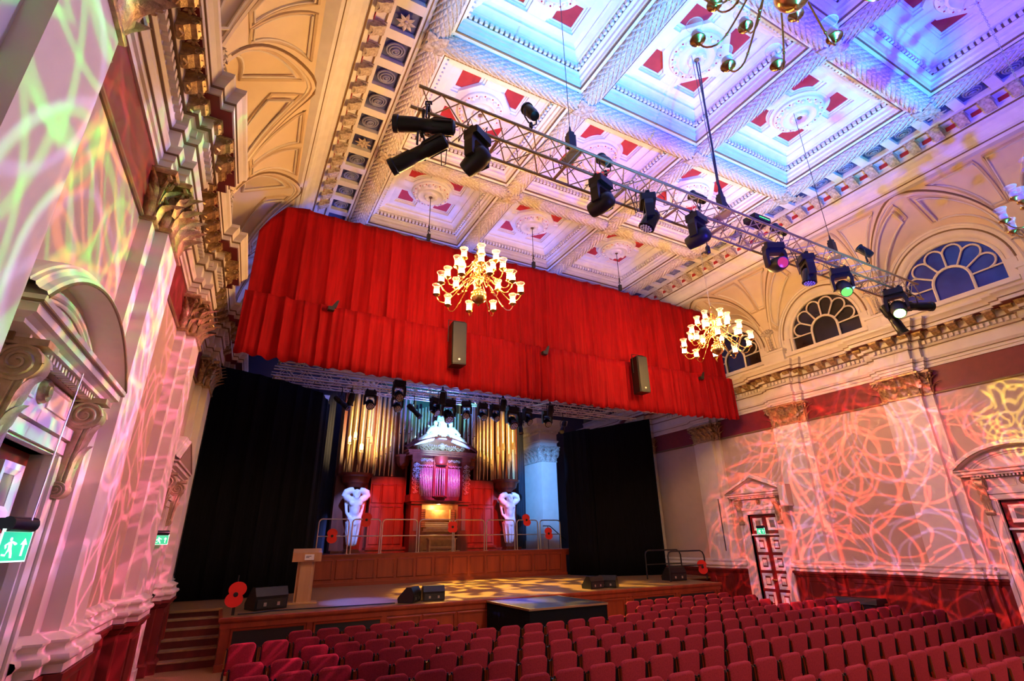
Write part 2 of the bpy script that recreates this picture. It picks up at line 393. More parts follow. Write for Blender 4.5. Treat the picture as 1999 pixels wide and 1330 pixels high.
MOD = {}
def skew(o):
    """the left wall stands 2.5 degrees out of square"""
    a = .043; P = Vector((XL, YR[2], 0)); R_ = Matrix.Rotation(-a, 4, 'Z')
    o.matrix_basis = Matrix.Translation(P+Vector((-.024, 0, 0))) @ R_ @ Matrix.Translation(-P)
def wall_side(s):
    left = s < 0; X = XL if left else XR
    fn = (lambda y, w_, z: (XL+w_, y, z)) if left else (lambda y, w_, z: (XR-w_, y, z))
    rootn = 'wall_left' if left else 'wall_right'
    W = struct(rootn)
    T = Matrix(((0, 1, 0, XL), (1, 0, 0, 0), (0, 0, 1, 0), (0, 0, 0, 1))) if left else Matrix(((0, -1, 0, XR), (1, 0, 0, 0), (0, 0, 1, 0), (0, 0, 0, 1)))
    doors = [(BAYC[1], .66), (BAYC[3], .60)]       # centre, half opening
    # core slab with door openings
    core = MB()
    ys = [Y0]
    for c, hw in doors: ys += [c-hw, c+hw]
    ys.append(Y1+.3)
    for i in range(0, len(ys), 2): core.box(ys[i], ys[i+1], -.35, 0, 0, 3.25, fn)
    core.box(Y0, Y1+.3, -.35, 0, 3.25, 8.6, fn)
    core.obj('masonry', 'cream', W)
    # plan path with pilaster breaks
    pil = [y for y in YR if Y0+.8 < y < Y1-1]
    def path(a, b):
        pts = [(a, 0)]
        for y in pil:
            for dy, w0, w1 in ((-PB, 0, DB), (-PF, DB, DF), (PF, DF, DB), (PB, DB, 0)):
                yy = y+dy
                if a < yy < b: pts += [(yy, w0), (yy, w1)]
        pts.append((b, 0)); return pts
    gaps = [Y0]
    for c, hw in doors: gaps += [c-hw-.28, c+hw+.28]
    gaps.append(Y1)
    segs = [(gaps[i], gaps[i+1]) for i in range(0, len(gaps), 2)]
    for a, b in segs:
        p = path(a, b)
        MB().sweep(p, [(0, 0), (.12, 0), (.12, .20), (.09, .24), (.06, .26), (.06, 1.24), (.09, 1.26), (.12, 1.32), (.15, 1.34), (.15, 1.39), (0, 1.40)], fn).obj('dado', 'dado', W)
        MB().sweep(p, [(0, 1.40), (.13, 1.40), (.13, 1.47), (.16, 1.49), (.175, 1.52), (.16, 1.555), (.12, 1.565), (.10, 1.60), (.105, 1.63), (.13, 1.65), (.13, 1.67), (.07, 1.70), (.03, 1.73), (0, 1.73)], fn).obj('base_moulding', 'cream', W, True, 50)
    # dado panels between the pilasters
    pm = None
    edges = []
    for a, b in segs:
        cuts = [a+.1]
        for y in pil:
            if a < y < b: cuts += [y-PB-.15, y+PB+.15]
        cuts.append(b-.1)
        for i in range(0, len(cuts), 2):
            L = cuts[i+1]-cuts[i]
            if L < .5: continue
            n = max(1, round(L/.95)); st = L/n
            for k in range(n): edges.append((cuts[i]+k*st+.08, cuts[i]+(k+1)*st-.08, .06))
    for y in pil: edges.append((y-PF+.07, y+PF-.07, DF+.06))
    for a, b, w0 in edges:
        mb = MB(); pts = [(a, .36), (b, .36), (b, 1.14), (a, 1.14)]
        mb.sweep(pts, [(0, w0), (0, w0+.022), (.025, w0+.022), (.04, w0+.008), (.05, w0)], lambda u, v, o: fn(u, o, v), True)
        mb.obj('dado_panel', 'dado', W)
    # fields and red frieze band between pilasters
    cuts = [Y0]
    for y in pil: cuts += [y-PB, y+PB]
    cuts.append(Y1)
    for i in range(0, len(cuts), 2):
        a, b = cuts[i], cuts[i+1]
        if b-a < .2: continue
        dz = [c for c, hw in doors if a < c < b]
        mb = MB()
        if dz:
            c = dz[0]; hw = [h for cc, h in doors if cc == c][0]+.05
            mb.box(a, c-hw, 0, .006, 1.70, 6.24, fn); mb.box(c+hw, b, 0, .006, 1.70, 6.24, fn); mb.box(c-hw, c+hw, 0, .006, 3.3, 6.24, fn)
        else: mb.box(a, b, 0, .006, 1.70, 6.24, fn)
        mb.obj('wall_field', 'field', W)
        MB().box(a, b, 0, .012, 6.24, 6.98, fn).obj('red_band', 'redband', W)
        MB().sweep([(a, 0), (b, 0)], [(0, 6.20), (.03, 6.20), (.045, 6.22), (.045, 6.25), (.02, 6.27), (0, 6.27)], fn).obj('gilt_moulding', 'brownline', W)
    # pilasters with corinthian capitals
    for y in pil:
        P = MB().sweep([(y-PB, 0), (y-PB, DB), (y-PF, DB), (y-PF, DF), (y+PF, DF), (y+PF, DB), (y+PB, DB), (y+PB, 0)], [(0, 1.6), (0, 6.98)], fn).obj('pilaster', 'cream', W)
        cp = MB(); zb, zt = 6.20, 6.90
        st = [(y-PB, 0), (y-PB, DB), (y-PF, DB), (y-PF, DF), (y+PF, DF), (y+PF, DB), (y+PB, DB), (y+PB, 0)]
        cp.sweep(st, [(.0, zb-.02), (.035, zb-.02), (.045, zb+.01), (.03, zb+.04), (.005, zb+.04), (.01, zb+.3), (.05, zb+.55), (.10, zt-.08), (.13, zt-.08), (.15, zt-.03), (.13, zt), (0, zt)], fn)
        # leaves: two tiers round the faces
        faces = [((y-PF, DF), (y+PF, DF), (0, 1), 3), ((y-PF, DB), (y-PF, DF), (-1, 0), 1), ((y+PF, DB), (y+PF, DF), (1, 0), 1), ((y-PB, DB), (y-PF, DB), (0, 1), 1), ((y+PF, DB), (y+PB, DB), (0, 1), 1), ((y-PB, 0), (y-PB, DB), (-1, 0), 1), ((y+PB, 0), (y+PB, DB), (1, 0), 1)]
        for p, q, o, n in faces:
            L = math.hypot(q[0]-p[0], q[1]-p[1]); sd = ((q[0]-p[0])/L, (q[1]-p[1])/L)
            for k in range(n):
                t = (k+.5)/n; b = (p[0]+(q[0]-p[0])*t, p[1]+(q[1]-p[1])*t, zb+.03)
                leaf(cp, b, o, sd, 1, .34, L/n*1.05, .30, fn)
            m2 = n+1 if n > 1 else 1
            for k in range(m2):
                t = (k+.0)/max(1, m2-1) if m2 > 1 else .5; b = (p[0]+(q[0]-p[0])*t, p[1]+(q[1]-p[1])*t, zb+.2)
                leaf(cp, b, o, sd, 1, .40, L/n*.9, .34, fn)
        for yy, ww, sy in ((y-PF-.04, DF+.06, -1), (y+PF+.04, DF+.06, 1), (y-PB-.04, DB+.05, -1), (y+PB+.04, DB+.05, 1)):
            scroll(cp, (yy, ww, zt-.17), .10, (sy*.7, .7, 0), (0, 0, 1), .08, (.7, -sy*.7, 0), fn, 1.6, 14, .3)
        for k in (-1, 1): scroll(cp, (y+k*.12, DF+.09, zt-.16), .07, (k*1, 0, 0), (0, 0, 1), .05, (0, 1, 0), fn, 1.5, 12, .3)
        scroll(cp, (y, DF+.12, zt-.06), .05, (1, 0, 0), (0, 0, 1), .04, (0, 1, 0), fn, 1, 8, .5)
        cp.obj('capital', 'gilt', P, True, 60)
    # entablature, breaking forward over every pilaster
    p = path(Y0, Y1)
    E_ = MB().sweep(p, [(0, 6.98), (.04, 6.98), (.04, 7.06), (.07, 7.07), (.07, 7.15), (.10, 7.17), (.115, 7.21), (.13, 7.24), (.13, 7.27), (.05, 7.28), (.05, 7.56), (.08, 7.58), (.10, 7.61), (.11, 7.63), (.11, 7.77), (.19, 7.78), (.21, 7.80), (.22, 7.84), (.22, 7.98), (.45, 8.00), (.45, 8.10), (.47, 8.12), (.48, 8.15), (.52, 8.21), (.56, 8.25), (.57, 8.31), (.3, 8.34), (-.2, 8.34)], fn).obj('cornice', 'cream', W)
    for z, o in ((7.165, .085), (7.57, .07), (7.785, .20), (8.105, .458)):
        MB().sweep(p, [(o-.03, z-.012), (o+.012, z-.012), (o+.012, z+.012), (o-.03, z+.012)], fn).obj('gilt_line', 'brownline', E_)
    # dentils and modillions, one by one
    if 'd' not in MOD:
        MOD['d'] = MB().box(-.038, .038, 0, .075, -.055, .055).mesh('dentil', 'cream')
        MOD['m'] = modillion(.20, .22, .19).mesh('modillion', 'gilt')
        MOD['f'] = flower(.08, 6, .03).mesh('soffit_flower', 'gilt')
    nd = 0
    for i in range(len(p)-1):
        (ya, wa), (yb, wb) = p[i], p[i+1]
        if abs(yb-ya) > .01:
            aa, bb = ya, yb
            L = bb-aa; n = max(1, int(L/.135)); 
            for k in range(n):
                yy = aa+(k+.5)*L/n
                if yy < 2.2 or yy > 17: continue
                ob('dentil', MOD['d'], E_, mw=T @ Matrix.Translation((yy, wa+.11, 7.70))); nd += 1
            n = max(1, round(L/.40))
            for k in range(n):
                yy = aa+(k+.5)*L/n
                if yy < 2.2 or yy > 17: continue
                ob('modillion', MOD['m'], E_, mw=T @ Matrix.Translation((yy, wa+.22, 7.985)))
                if L > .5: ob('soffit_flower', MOD['f'], E_, mw=T @ Matrix.Translation((yy+L/n/2, wa+.34, 7.985)))
    MB().sweep(p, [(.225, 7.986), (.225, 7.982), (.43, 7.982), (.43, 7.99)], fn).obj('soffit_strip', 'redband', E_)
    # attic wall, lunette windows and groined vault
    MB().sweep([(Y0, 0), (Y1, 0)], [(.04, 8.3), (.04, 8.62), (.08, 8.64), (.08, 8.72), (0, 8.74)], fn).obj('attic_base', 'cream', W)
    zf = 9.06
    def wc(z): t = min(.9995, max(0, (z-8.4)/(11.74-8.4))); return .06+1.84*(1-math.sqrt(1-t*t))
    TH = [PI*i/36 for i in range(37)]
    for c in BAYC:
        g = lambda th, c=c: (c-1.80*math.cos(th), zf+(11.71-zf)*math.sin(th)**.86)
        a_ = lambda th, c=c: (c-1.64*math.cos(th), zf+(10.98-zf)*math.sin(th)**.95)
        # lunette vault (rises from the wall arch to the groin)
        mb = MB()
        def LV(th, r):
            y1, z1 = a_(th); y2, z2 = g(th); w2 = wc(z2)
            return fn(y1+(y2-y1)*r, w2*r, z1+(z2-z1)*r)
        mb.grid(LV, TH, [i/8 for i in range(9)]); mb.obj('lunette_vault', 'vaultcream', W, True)
        # panel mouldings on the lunette: two curved triangular frames
        for th0, th1 in ((.30, 1.46), (PI-1.46, PI-.30)):
            loop = [LV(th0+(th1-th0)*i/10, .86) for i in range(11)] + [LV(th1, .86-.7*i/5) for i in range(1, 6)] + [LV(th1+(th0-th1)*i/10, .16+.35*(i/10)) for i in range(1, 11)] + [LV(th0, .51+.35*i/4) for i in range(1, 4)]
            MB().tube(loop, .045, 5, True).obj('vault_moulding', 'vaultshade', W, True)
            inner = [Vector(q) for q in loop]; ce = sum(inner, Vector())/len(inner)
            MB().tube([q+(ce-q)*.16 for q in inner], .028, 5, True).obj('vault_moulding', 'cream', W, True)
        # spandrels of the main cove either side
        for sg in (-1, 1):
            mb = MB(); t0 = TH[:19] if sg < 0 else TH[18:]
            def SP(th, r, sg=sg, c=c):
                y1, z1 = g(th); y2 = c+sg*1.91; return fn(y1+(y2-y1)*r, wc(z1), z1)
            mb.grid(SP, t0, [0, .5, 1]); mb.obj('cove_spandrel', 'vaultcream', W, True)
            lp = [t0[0]+(t0[-1]-t0[0])*i/14 for i in range(15)]
            th_in = [t for t in lp if .50 < (t if sg < 0 else PI-t) < 1.42]
            pts = [SP(t, .20) for t in th_in] + [SP(t, .93) for t in reversed(th_in)]
            if sg < 0: pass
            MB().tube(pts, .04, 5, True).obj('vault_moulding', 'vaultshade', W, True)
            pts2 = [Vector(q) for q in pts]; ce = sum(pts2, Vector())/len(pts2)
            MB().tube([q+(ce-q)*.13 for q in pts2], .025, 5, True).obj('vault_moulding', 'cream', W, True)
        # groin rib
        MB().tube([LV(t, 1.0) for t in TH], .035, 6).obj('groin_rib', 'brownline', W, True)
        MB().tube([LV(t, .955) for t in TH], .05, 6).obj('groin_rib', 'vaultcream', W, True)
        MB().tube([LV(t, .90) for t in TH], .022, 6).obj('groin_rib', 'cream', W, True)
        # archivolt ring between window and wall arch, splayed
        mb = MB()
        wnd = lambda th, c=c, r=1.27: (c-r*math.cos(th), 9.31+r*math.sin(th))
        def AR(th, r):
            y1, z1 = wnd(th); y2, z2 = a_(th); return fn(y1+(y2-y1)*r, -.10+.10*min(1, r*2.2)+.05*math.sin(r*PI*2.5)*.5, z1+(z2-z1)*r)
        mb.grid(AR, TH, [i/8 for i in range(9)])
        for sg in (-1, 1):   # wall beside the stilted part
            mb.box(c+sg*1.27, c+sg*1.95, -.12, .0, 8.3, 9.31, fn); mb.box(c+sg*1.60, c+sg*1.95, -.12, .0, 9.0, 9.5, fn)
        mb.obj('archivolt', 'cream', W, True)
        MB().tube([AR(t, .62) for t in TH], .028, 6).obj('arch_bead', 'brownline', W, True)
        MB().tube([AR(t, .97) for t in TH], .05, 6).obj('arch_bead', 'cream', W, True)
        MB().box(c-1.45, c+1.45, 0, .16, 8.62, 8.75, fn).obj('window_sill', 'cream', W)
        for sg in (-1, 1): MB().box(c+sg*1.48, c+sg*1.91, 0, .22, 8.30, 8.98, fn).box(c+sg*1.44, c+sg*1.91, 0, .25, 8.90, 8.98, fn).obj('attic_block', 'cream', W)
    # palmette ornaments at the feet of the vault
    if 'pal' not in MOD:
        mb = MB(); 
        for k in range(7):
            a = (k-3)*.42
            mb.tube([(0, .02, .55), (.10*math.sin(a)*1.4, .05, .62+.10*math.cos(a)), (.24*math.sin(a), .08, .62+.24*math.cos(a)), (.27*math.sin(a)*1.15, .13, .60+.22*math.cos(a))], [.02, .028, .035, .012], 5)
        mb.tube([(0, .02, -.1), (0, .05, .1), (0, .03, .56)], [.015, .03, .035], 6)
        for z in (.1, .2, .3, .4): 
            for q in (-1, 1): mb.tube([(0, .02, z), (q*.07, .05, z+.05), (q*.04, .06, z+.10)], [.018, .022, .008], 5)
        MOD['pal'] = mb.mesh('palmette', 'ornament', True)
    for y in YR[1:5]: ob('palmette', MOD['pal'], W, mw=T @ Matrix.Translation((y, wc(9.2)-.0, 9.0)) @ Matrix.Rotation(-.10, 4, 'X'))
    # high ceiling cornice: cyma, brackets, soffit with square recesses
    W0 = W; W = struct('trim_1' if left else 'trim_2')
    cs = -1 if left else 1
    cf = lambda d, y, z: (XC+cs*d, y, z)
    U = MB()
    prof = [(8.05, 11.72), (7.62, 11.66), (7.56, 11.70), (7.54, 11.74), (7.46, 11.77), (7.43, 11.84), (7.36, 11.93), (7.24, 12.00), (7.16, 12.02), (7.14, 12.08), (7.08, 12.10), (7.06, 12.18), (6.98, 12.20), (6.96, 12.32), (6.72, 12.33), (6.70, 12.38)]
    U.rings([[cf(d, yy, z) for d, z in prof] for yy in (Y0, Y1)], False, False)
    U = U.obj('ceiling_cornice', 'ceilwhite', W)
    for d, z in ((7.55, 11.735), (7.10, 12.09), (6.725, 12.335)): MB().box(d-.018, d+.018, Y0, Y1, z-.02, z+.012, cf).obj('gilt_line', 'brownline', U)
    if 'b' not in MOD:
        MOD['b'] = modillion(.22, .30, .25).mesh('ceiling_bracket', 'ornament')
        MOD['r'] = MB().box(-.10, .10, 0, .012, -.18, -.06).mesh('red_inset', 'redpanel')
        MOD['sqf'] = flower(.21, 8, .05).mesh('square_flower', 'ornament', True)
        sp_ = MB()
        for r, z in ((.19, -.03), (.135, -.05), (.075, -.07)): sp_.tube([(r*math.cos(a), r*math.sin(a)*.9, z+.025*math.cos(a)) for a in [2*PI*i/16 for i in range(16)]], .024, 5, True)
        sp_.ball((0, 0, -.05), .05)
        MOD['sqs'] = sp_.mesh('square_rosette', 'bluepale', True)
        MOD['sqb'] = MB().box(-.26, .26, -.26, .26, 0, .01).mesh('square_recess', 'bluesq')
    TB = Matrix(((0, -cs, 0, XC+cs*7.0), (1, 0, 0, 0), (0, 0, 1, 0), (0, 0, 0, 1)))
    k = 0; yy = 1.0
    st = 3.80/7
    for j in range(-5, 36):
        yy = YR[1]+j*st+st/2
        if yy < 1.2 or yy > 14.2: continue
        ob('ceiling_bracket', MOD['b'], U, mw=TB @ Matrix.Translation((yy, 0, 12.325)))
        ob('red_inset', MOD['r'], U, mw=TB @ Matrix.Translation((yy+st/2, .035, 12.36)))
    # soffit lattice round the squares
    st = 3.80/5; sof = MB(); sof.box(6.61, 6.74, Y0, Y1, 12.36, 12.48, cf); sof.box(5.92, 6.07, Y0, Y1, 12.36, 12.48, cf)
    for j in range(-5, 30):
        yy = YR[1]+(j+.5)*st
        sof.box(6.05, 6.63, yy-.11, yy+.11, 12.365, 12.48, cf)
    so = sof.obj('soffit', 'ceilwhite', W)
    for j in range(-4, 16):
        yy = YR[1]+j*st
        if yy < .8 or yy > 14.4: continue
        q = ob('square_recess', MOD['sqb'], so, loc=(XC+cs*6.34, yy, 12.47))
        fl_ = j % 5 == 0
        ob('square_flower' if fl_ else 'square_rosette', MOD['sqf' if fl_ else 'sqs'], so, loc=(XC+cs*6.34, yy, 12.42 if fl_ else 12.46))
    MB().box(6.04, 6.66, Y0, Y1, 12.485, 12.52, cf).obj('soffit_backing', 'bluesq', W)
    MB().box(5.95, 9.9, Y0, Y1, 12.70, 12.8, cf).obj('cove_backing', 'ceilwhite', W)
    MB().box(9.72, 9.9, Y0, Y1, 8.3, 12.8, cf).obj('attic_backing', 'backwall', W0)
    W = W0
    if left: skew(W)
    return W, fn, T
WL, fnL, TL = wall_side(-1)
WR, fnR, TR = wall_side(1)

# ---- lunette windows
win_n = 0
for s, fn in ((1, fnR), (-1, fnL)):
    for bi in (1, 2, 3):
        c = BAYC[bi]; win_n += 1; pmat = 'paneskyglow' if (s > 0 and bi == 1) else 'pane'
        Wn = struct(f'window_{win_n}')
        if s < 0: skew(Wn)
        zs, r0 = 9.31, 1.27
        wv = lambda y, z, o=-.14: fn(c+y, o, zs+z)
        TH = [PI*i/28 for i in range(29)]
        outl = [(-r0, -.58)] + [(-r0*math.cos(t), r0*math.sin(t)) for t in TH] + [(r0, -.58)]
        mb = MB(); mb.sweep([(a, b) for a, b in outl], [(.0, -.20), (.0, -.08), (-.05, -.08), (-.09, -.11), (-.09, -.20)], lambda u, v, o: fn(c+u, o, zs+v))
        mb.box(-r0, r0, -.20, -.08, -.60, -.50, lambda u, o, v: fn(c+u, o, zs+v)); mb.obj('window_frame', 'cream', Wn)
        ri = .46
        inner = [(-ri, -.52)] + [(-ri*math.cos(t), -.02+ri*math.sin(t)*1.0) for t in TH[::2]] + [(ri, -.52)]
        MB().tube([wv(a, b) for a, b in inner], .042, 6).obj('window_arch_bar', 'cream', Wn, True)
        for k in range(7):
            a = PI*k/6 if 0 < k < 6 else (-.0 if k == 0 else PI)
            if k in (0, 6): continue
            MB().tube([wv(-ri*math.cos(a), -.02+ri*math.sin(a)), wv(-.92*math.cos(a), .92*math.sin(a))], .030, 6).obj('mullion', 'cream', Wn, True)
        for k in range(6):
            a0, a1 = PI*k/6, PI*(k+1)/6; am = (a0+a1)/2
            p0 = Vector((-.90*math.cos(a0), .90*math.sin(a0))); p1 = Vector((-.90*math.cos(a1), .90*math.sin(a1))); md = (p0+p1)/2; rd = (p0-p1).length/2
            ax = (p0-md).normalized(); ay = Vector((-math.cos(am), math.sin(am)))
            pts = [md+ax*rd*math.cos(PI*i/10)+ay*rd*1.05*math.sin(PI*i/10) for i in range(11)]
            MB().tube([wv(q.x, q.y) for q in pts], .030, 6).obj('petal_bar', 'cream', Wn, True)
            # pane
            pn = [(-ri*math.cos(a0), ri*math.sin(a0)), (-ri*math.cos(a1), ri*math.sin(a1)), (-1.2*math.cos(a1), 1.2*math.sin(a1)), (-1.2*math.cos(am), 1.2*math.sin(am)), (-1.2*math.cos(a0), 1.2*math.sin(a0))]
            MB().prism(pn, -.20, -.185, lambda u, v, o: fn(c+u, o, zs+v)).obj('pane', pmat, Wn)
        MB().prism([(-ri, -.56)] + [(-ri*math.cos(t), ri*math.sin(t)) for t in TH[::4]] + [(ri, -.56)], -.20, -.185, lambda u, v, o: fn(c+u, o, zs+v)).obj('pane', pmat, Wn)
        for sg in (-1, 1):
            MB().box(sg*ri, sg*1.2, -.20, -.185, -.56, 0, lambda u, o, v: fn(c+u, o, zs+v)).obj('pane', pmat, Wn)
            MB().tube([wv(sg*ri, -.02), wv(sg*1.2, -.0)], .026, 6).obj('mullion', 'cream', Wn, True)

# ---- doors with pediments
def door(n, s, fn, c, hw, arched):
    D = struct(f'door_{n}')
    if s < 0: skew(D)
    f = lambda y, w_, z: fn(c+y, w_, z)
    fw_ = .30
    fr = MB()
    for sg in (-1, 1):
        fr.box(sg*hw, sg*(hw+fw_), -.30, .07, 0, 3.25, f); fr.box(sg*(hw+.03), sg*(hw+fw_-.10), .07, .10, 0, 3.25, f); fr.box(sg*(hw+fw_-.09), sg*(hw+fw_), .07, .125, 0, 3.28, f)
        fr.box(sg*hw, sg*(hw+fw_+.03), -.30, .15, 0, .22, f)
    fr.box(-hw-fw_, hw+fw_, -.30, .07, 3.25, 3.50, f); fr.box(-hw-fw_, hw+fw_, .07, .125, 3.40, 3.50, f); fr.box(-hw-.2, hw+.2, .07, .10, 3.27, 3.38, f)
    fr.box(-hw-fw_, hw+fw_, .0, .05, 3.50, 3.86, f)
    fr.obj('door_frame', 'cream', D)
    # frieze: panels and a roundel
    for sg in (-1, 1):
        MB().sweep([(sg*(.16)*1, 3.58), (sg*(hw+.05), 3.58), (sg*(hw+.05), 3.78), (sg*.16, 3.78)] if sg > 0 else [(-(hw+.05), 3.58), (-.16, 3.58), (-.16, 3.78), (-(hw+.05), 3.78)], [(0, .05), (0, .066), (.02, .066), (.03, .05)], lambda u, v, o: f(u, o, v), True).obj('frieze_panel', 'cream', D)
    MB().lathe([(.10, 0), (.10, .03), (.085, .05), (.07, .03), (.055, .03), (.045, .06), (.02, .07)], 16, lambda a, b, z: f(a, .05+z, 3.68+b)).obj('roundel', 'gilt', D, True)
    for sg in (-1, 1):
        cs_ = MB(); console(cs_, sg*(hw+fw_*.66), .04, 3.80, .92, .27, .19, f); cs_.obj('console', 'stonegilt', D, True, 45)
    pw = hw+fw_+.32
    zb = 3.86
    hp = [(0, zb), (.20, zb), (.20, zb+.03), (.24, zb+.05), (.27, zb+.06), (.27, zb+.12), (.30, zb+.14), (.31, zb+.17), (.0, zb+.17)]
    MB().sweep([(-pw+.28, 0), (-pw+.28, .03), (pw-.28, .03), (pw-.28, 0)], hp, f).obj('pediment_cornice', 'cream', D)
    for k in range(26):
        yy = -pw+.34+(2*pw-.68)*k/25
        MB().box(yy-.018, yy+.018, .12, .20, zb-.055, zb, f).obj('dentil', 'cream', D)
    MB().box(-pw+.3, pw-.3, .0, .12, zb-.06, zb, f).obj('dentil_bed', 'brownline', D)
    MB().sweep([(-pw+.28, 0), (-pw+.28, .03), (pw-.28, .03), (pw-.28, 0)], [(.27, zb+.125), (.30, zb+.125), (.30, zb+.14), (.27, zb+.14)], f).obj('gilt_line', 'brownline', D)
    z0 = zb+.17; H = .52
    if arched:
        R = (pw*pw+H*H)/(2*H); a0 = math.asin(pw/R); N = 24
        arc = [(R*math.sin(-a0+2*a0*i/N), z0-(R-H)+R*math.cos(-a0+2*a0*i/N)-.0) for i in range(N+1)]
    else:
        arc = [(-pw, z0), (0, z0+H*1.0), (pw, z0)]
    arc = arc[::-1]
    pp = [(0.0, .0), (.0, .33), (-.03, .33), (-.05, .30), (-.08, .28), (-.08, .25), (-.11, .25), (-.13, .23), (-.13, .0)]
    MB().sweep(arc, [(-o, q) for o, q in [(0, 0), (0, .34), (.04, .33), (.055, .29), (.08, .27), (.10, .27), (.105, .24), (.125, .24), (.13, .20), (.13, 0)]][::-1], lambda u, v, o: f(u, o, v)).obj('pediment_arch' if arched else 'pediment_slope', 'cream', D)
    MB().tube([f(a, .335, b) for a, b in arc], .014, 5).obj('gilt_line', 'brownline', D)
    MB().prism(arc[::-1], 0, .06, lambda u, v, o: f(u, o, v)).obj('tympanum', 'cream', D)
    if arched:
        arc2 = [(a*.86, z0+(b-z0)*.78) for a, b in arc]
        for q, rr in ((.07, .03), (.08, .018)): MB().tube([f(a*(1 if q < .075 else .9), q, z0+(b-z0)*(1 if q < .075 else .86)) for a, b in arc2], rr, 6).obj('tympanum_moulding', 'cream', D)
    # overlight panel
    ol = MB().box(-hw, hw, -.16, -.10, 2.56, 3.25, f).obj('overlight', 'doorred', D)
    MB().box(-hw, hw, -.16, -.04, 2.53, 2.58, f).obj('transom', 'white', D)
    for sg in (-1, 1):
        y0, y1 = (sg*.10, sg*(hw-.12)) if sg > 0 else (-(hw-.12), -.10)
        MB().sweep([(y0, 2.70), (y1, 2.70), (y1, 3.13), (y0, 3.13)], [(0, -.10), (0, -.065), (.05, -.065), (.09, -.09), (.09, -.10)], lambda u, v, o: f(u, o, v), True).obj('panel_frame', 'white', D)
        MB().box(y0+.09, y1-.09, -.10, -.095, 2.79, 3.04, f).obj('pane', 'panepale', D)
    # two leaves, each with a column of four raised panels
    for sg in (-1, 1):
        lf = MB().box(min(0, sg*hw)+.006, max(0, sg*hw)-.006, -.17, -.12, .02, 2.54, f).obj('door_leaf', 'doorred', D)
        y0, y1 = (.10, hw-.09) if sg > 0 else (-hw+.09, -.10)
        for k in range(4):
            za = .16+k*.60; zc = za+.50
            MB().sweep([(y0, za), (y1, za), (y1, zc), (y0, zc)], [(0, -.12), (0, -.09), (.06, -.09), (.10, -.112), (.10, -.12)], lambda u, v, o: f(u, o, v), True).obj('door_panel', 'white', lf)
            ia, ib = y0+.13, y1-.13
            if ib-ia > .05: MB().box(ia, ib, -.12, -.10, za+.15, zc-.15, f).obj('door_panel', 'white', lf)
        MB().lathe([(.03, 0), (.012, .01), (.012, .05), (.03, .06), (.028, .09), (.01, .1)], 10, lambda a, b, z: f(sg*.06+a, -.12+z, 1.05+b)).obj('door_knob', 'brass', lf, True)
    MB().box(-hw-.1, hw+.1, -.62, -.55, 0, 3.3, f).obj('lobby_wall', 'backwall', D)
    return D
door(1, -1, fnL, BAYC[1], .66, True)
door(2, -1, fnL, BAYC[3], .60, False)
door(3, 1, fnR, BAYC[1], .66, True)
door(4, 1, fnR, BAYC[3], .60, False)

# ---- coffered ceiling
CE = struct('ceiling')
CX = [XC-5.685, XC-1.895, XC+1.895, XC+5.685]
MB().box(XC-6.2, XC+6.2, Y0, Y1, 13.24, 13.34).obj('ceiling_slab', 'ceilwhite', CE)
MB().box(CX[0]-.3, CX[3]+.3, YR[4]+.3, Y1, 12.5, 12.6).obj('stage_ceiling', 'ceilwhite', CE)
Lg = 3.79
gm = MB()
def gcyl(u, a, lift=0): return (u, (.21+lift)*math.cos(a), -(.17+lift)*math.sin(a)+.02)
gm.grid(lambda u, a: gcyl(u, a), [-Lg/2, Lg/2], [PI*i/10 for i in range(11)])
gmesh = gm.mesh('beam_garland', 'garland', True)
lm = MB(); nrow = 38
for i in range(nrow):
    u0 = -Lg/2+Lg*i/nrow
    for k in range(6):
        a = PI*(k+.5+(.5 if i % 2 else 0))/6.5
        if a > PI*.98: continue
        da = .21; lu = .15
        A = gcyl(u0, a, .004); B = gcyl(u0+lu*.45, a-da, .012); Cc = gcyl(u0+lu, a, .055); D_ = gcyl(u0+lu*.45, a+da, .012)
        lm.add([A, B, Cc, D_], [(0, 1, 2), (0, 2, 3)])
lmesh = lm.mesh('garland_leaves', 'garland')
bm_ = MB(); bm_.rings([[(u, y, z) for y, z in ((-.34, .50), (-.34, .14), (-.31, .10), (-.30, .04), (-.24, .02), (-.22, .06), (.22, .06), (.24, .02), (.30, .04), (.31, .10), (.34, .14), (.34, .50))] for u in (-Lg/2, Lg/2)], False, False)
bmesh_ = bm_.mesh('ceiling_beam', 'ceilwhite')
lnm = MB().box(-Lg/2, Lg/2, -.325, -.305, .045, .085).box(-Lg/2, Lg/2, .305, .325, .045, .085).mesh('beam_line', 'brownline')
def beam(x, y, along_y):
    rz = PI/2 if along_y else 0
    b = ob('ceiling_beam', bmesh_, CE, loc=(x, y, 12.30 + (0.0 if along_y else .003)), rot=(0, 0, rz))
    ob('beam_garland', gmesh, b); l = ob('garland_leaves', lmesh, b); l['kind'] = 'stuff'; ob('beam_line', lnm, b)
for x in CX:
    for y in BAYC[:4]: beam(x, y, True)
for y in YR[0:5]:
    for x in (XC-3.79, XC, XC+3.79): beam(x, y, False)
bs = MB()
for k in range(4):
    a = PI/4+k*PI/2
    bs.grid(lambda u, v, a=a: (.30*v*math.cos(a)-u*.24*math.sin(PI*min(1, v*.8+.15))*math.sin(a), .30*v*math.sin(a)+u*.24*math.sin(PI*min(1, v*.8+.15))*math.cos(a), -.10-.05*math.sin(v*3)+.03*abs(u)), [-.5, -.25, 0, .25, .5], [.1, .4, .7, 1])
bs.box(-.21, .21, -.21, .21, -.10, .1); bs.lathe([(.085, -.08), (.10, -.13), (.06, -.15)], 12)
bosm = bs.mesh('boss', 'ornament', True)
for x in CX:
    for y in YR[:5]: ob('boss', bosm, CE, loc=(x, y, 12.24))
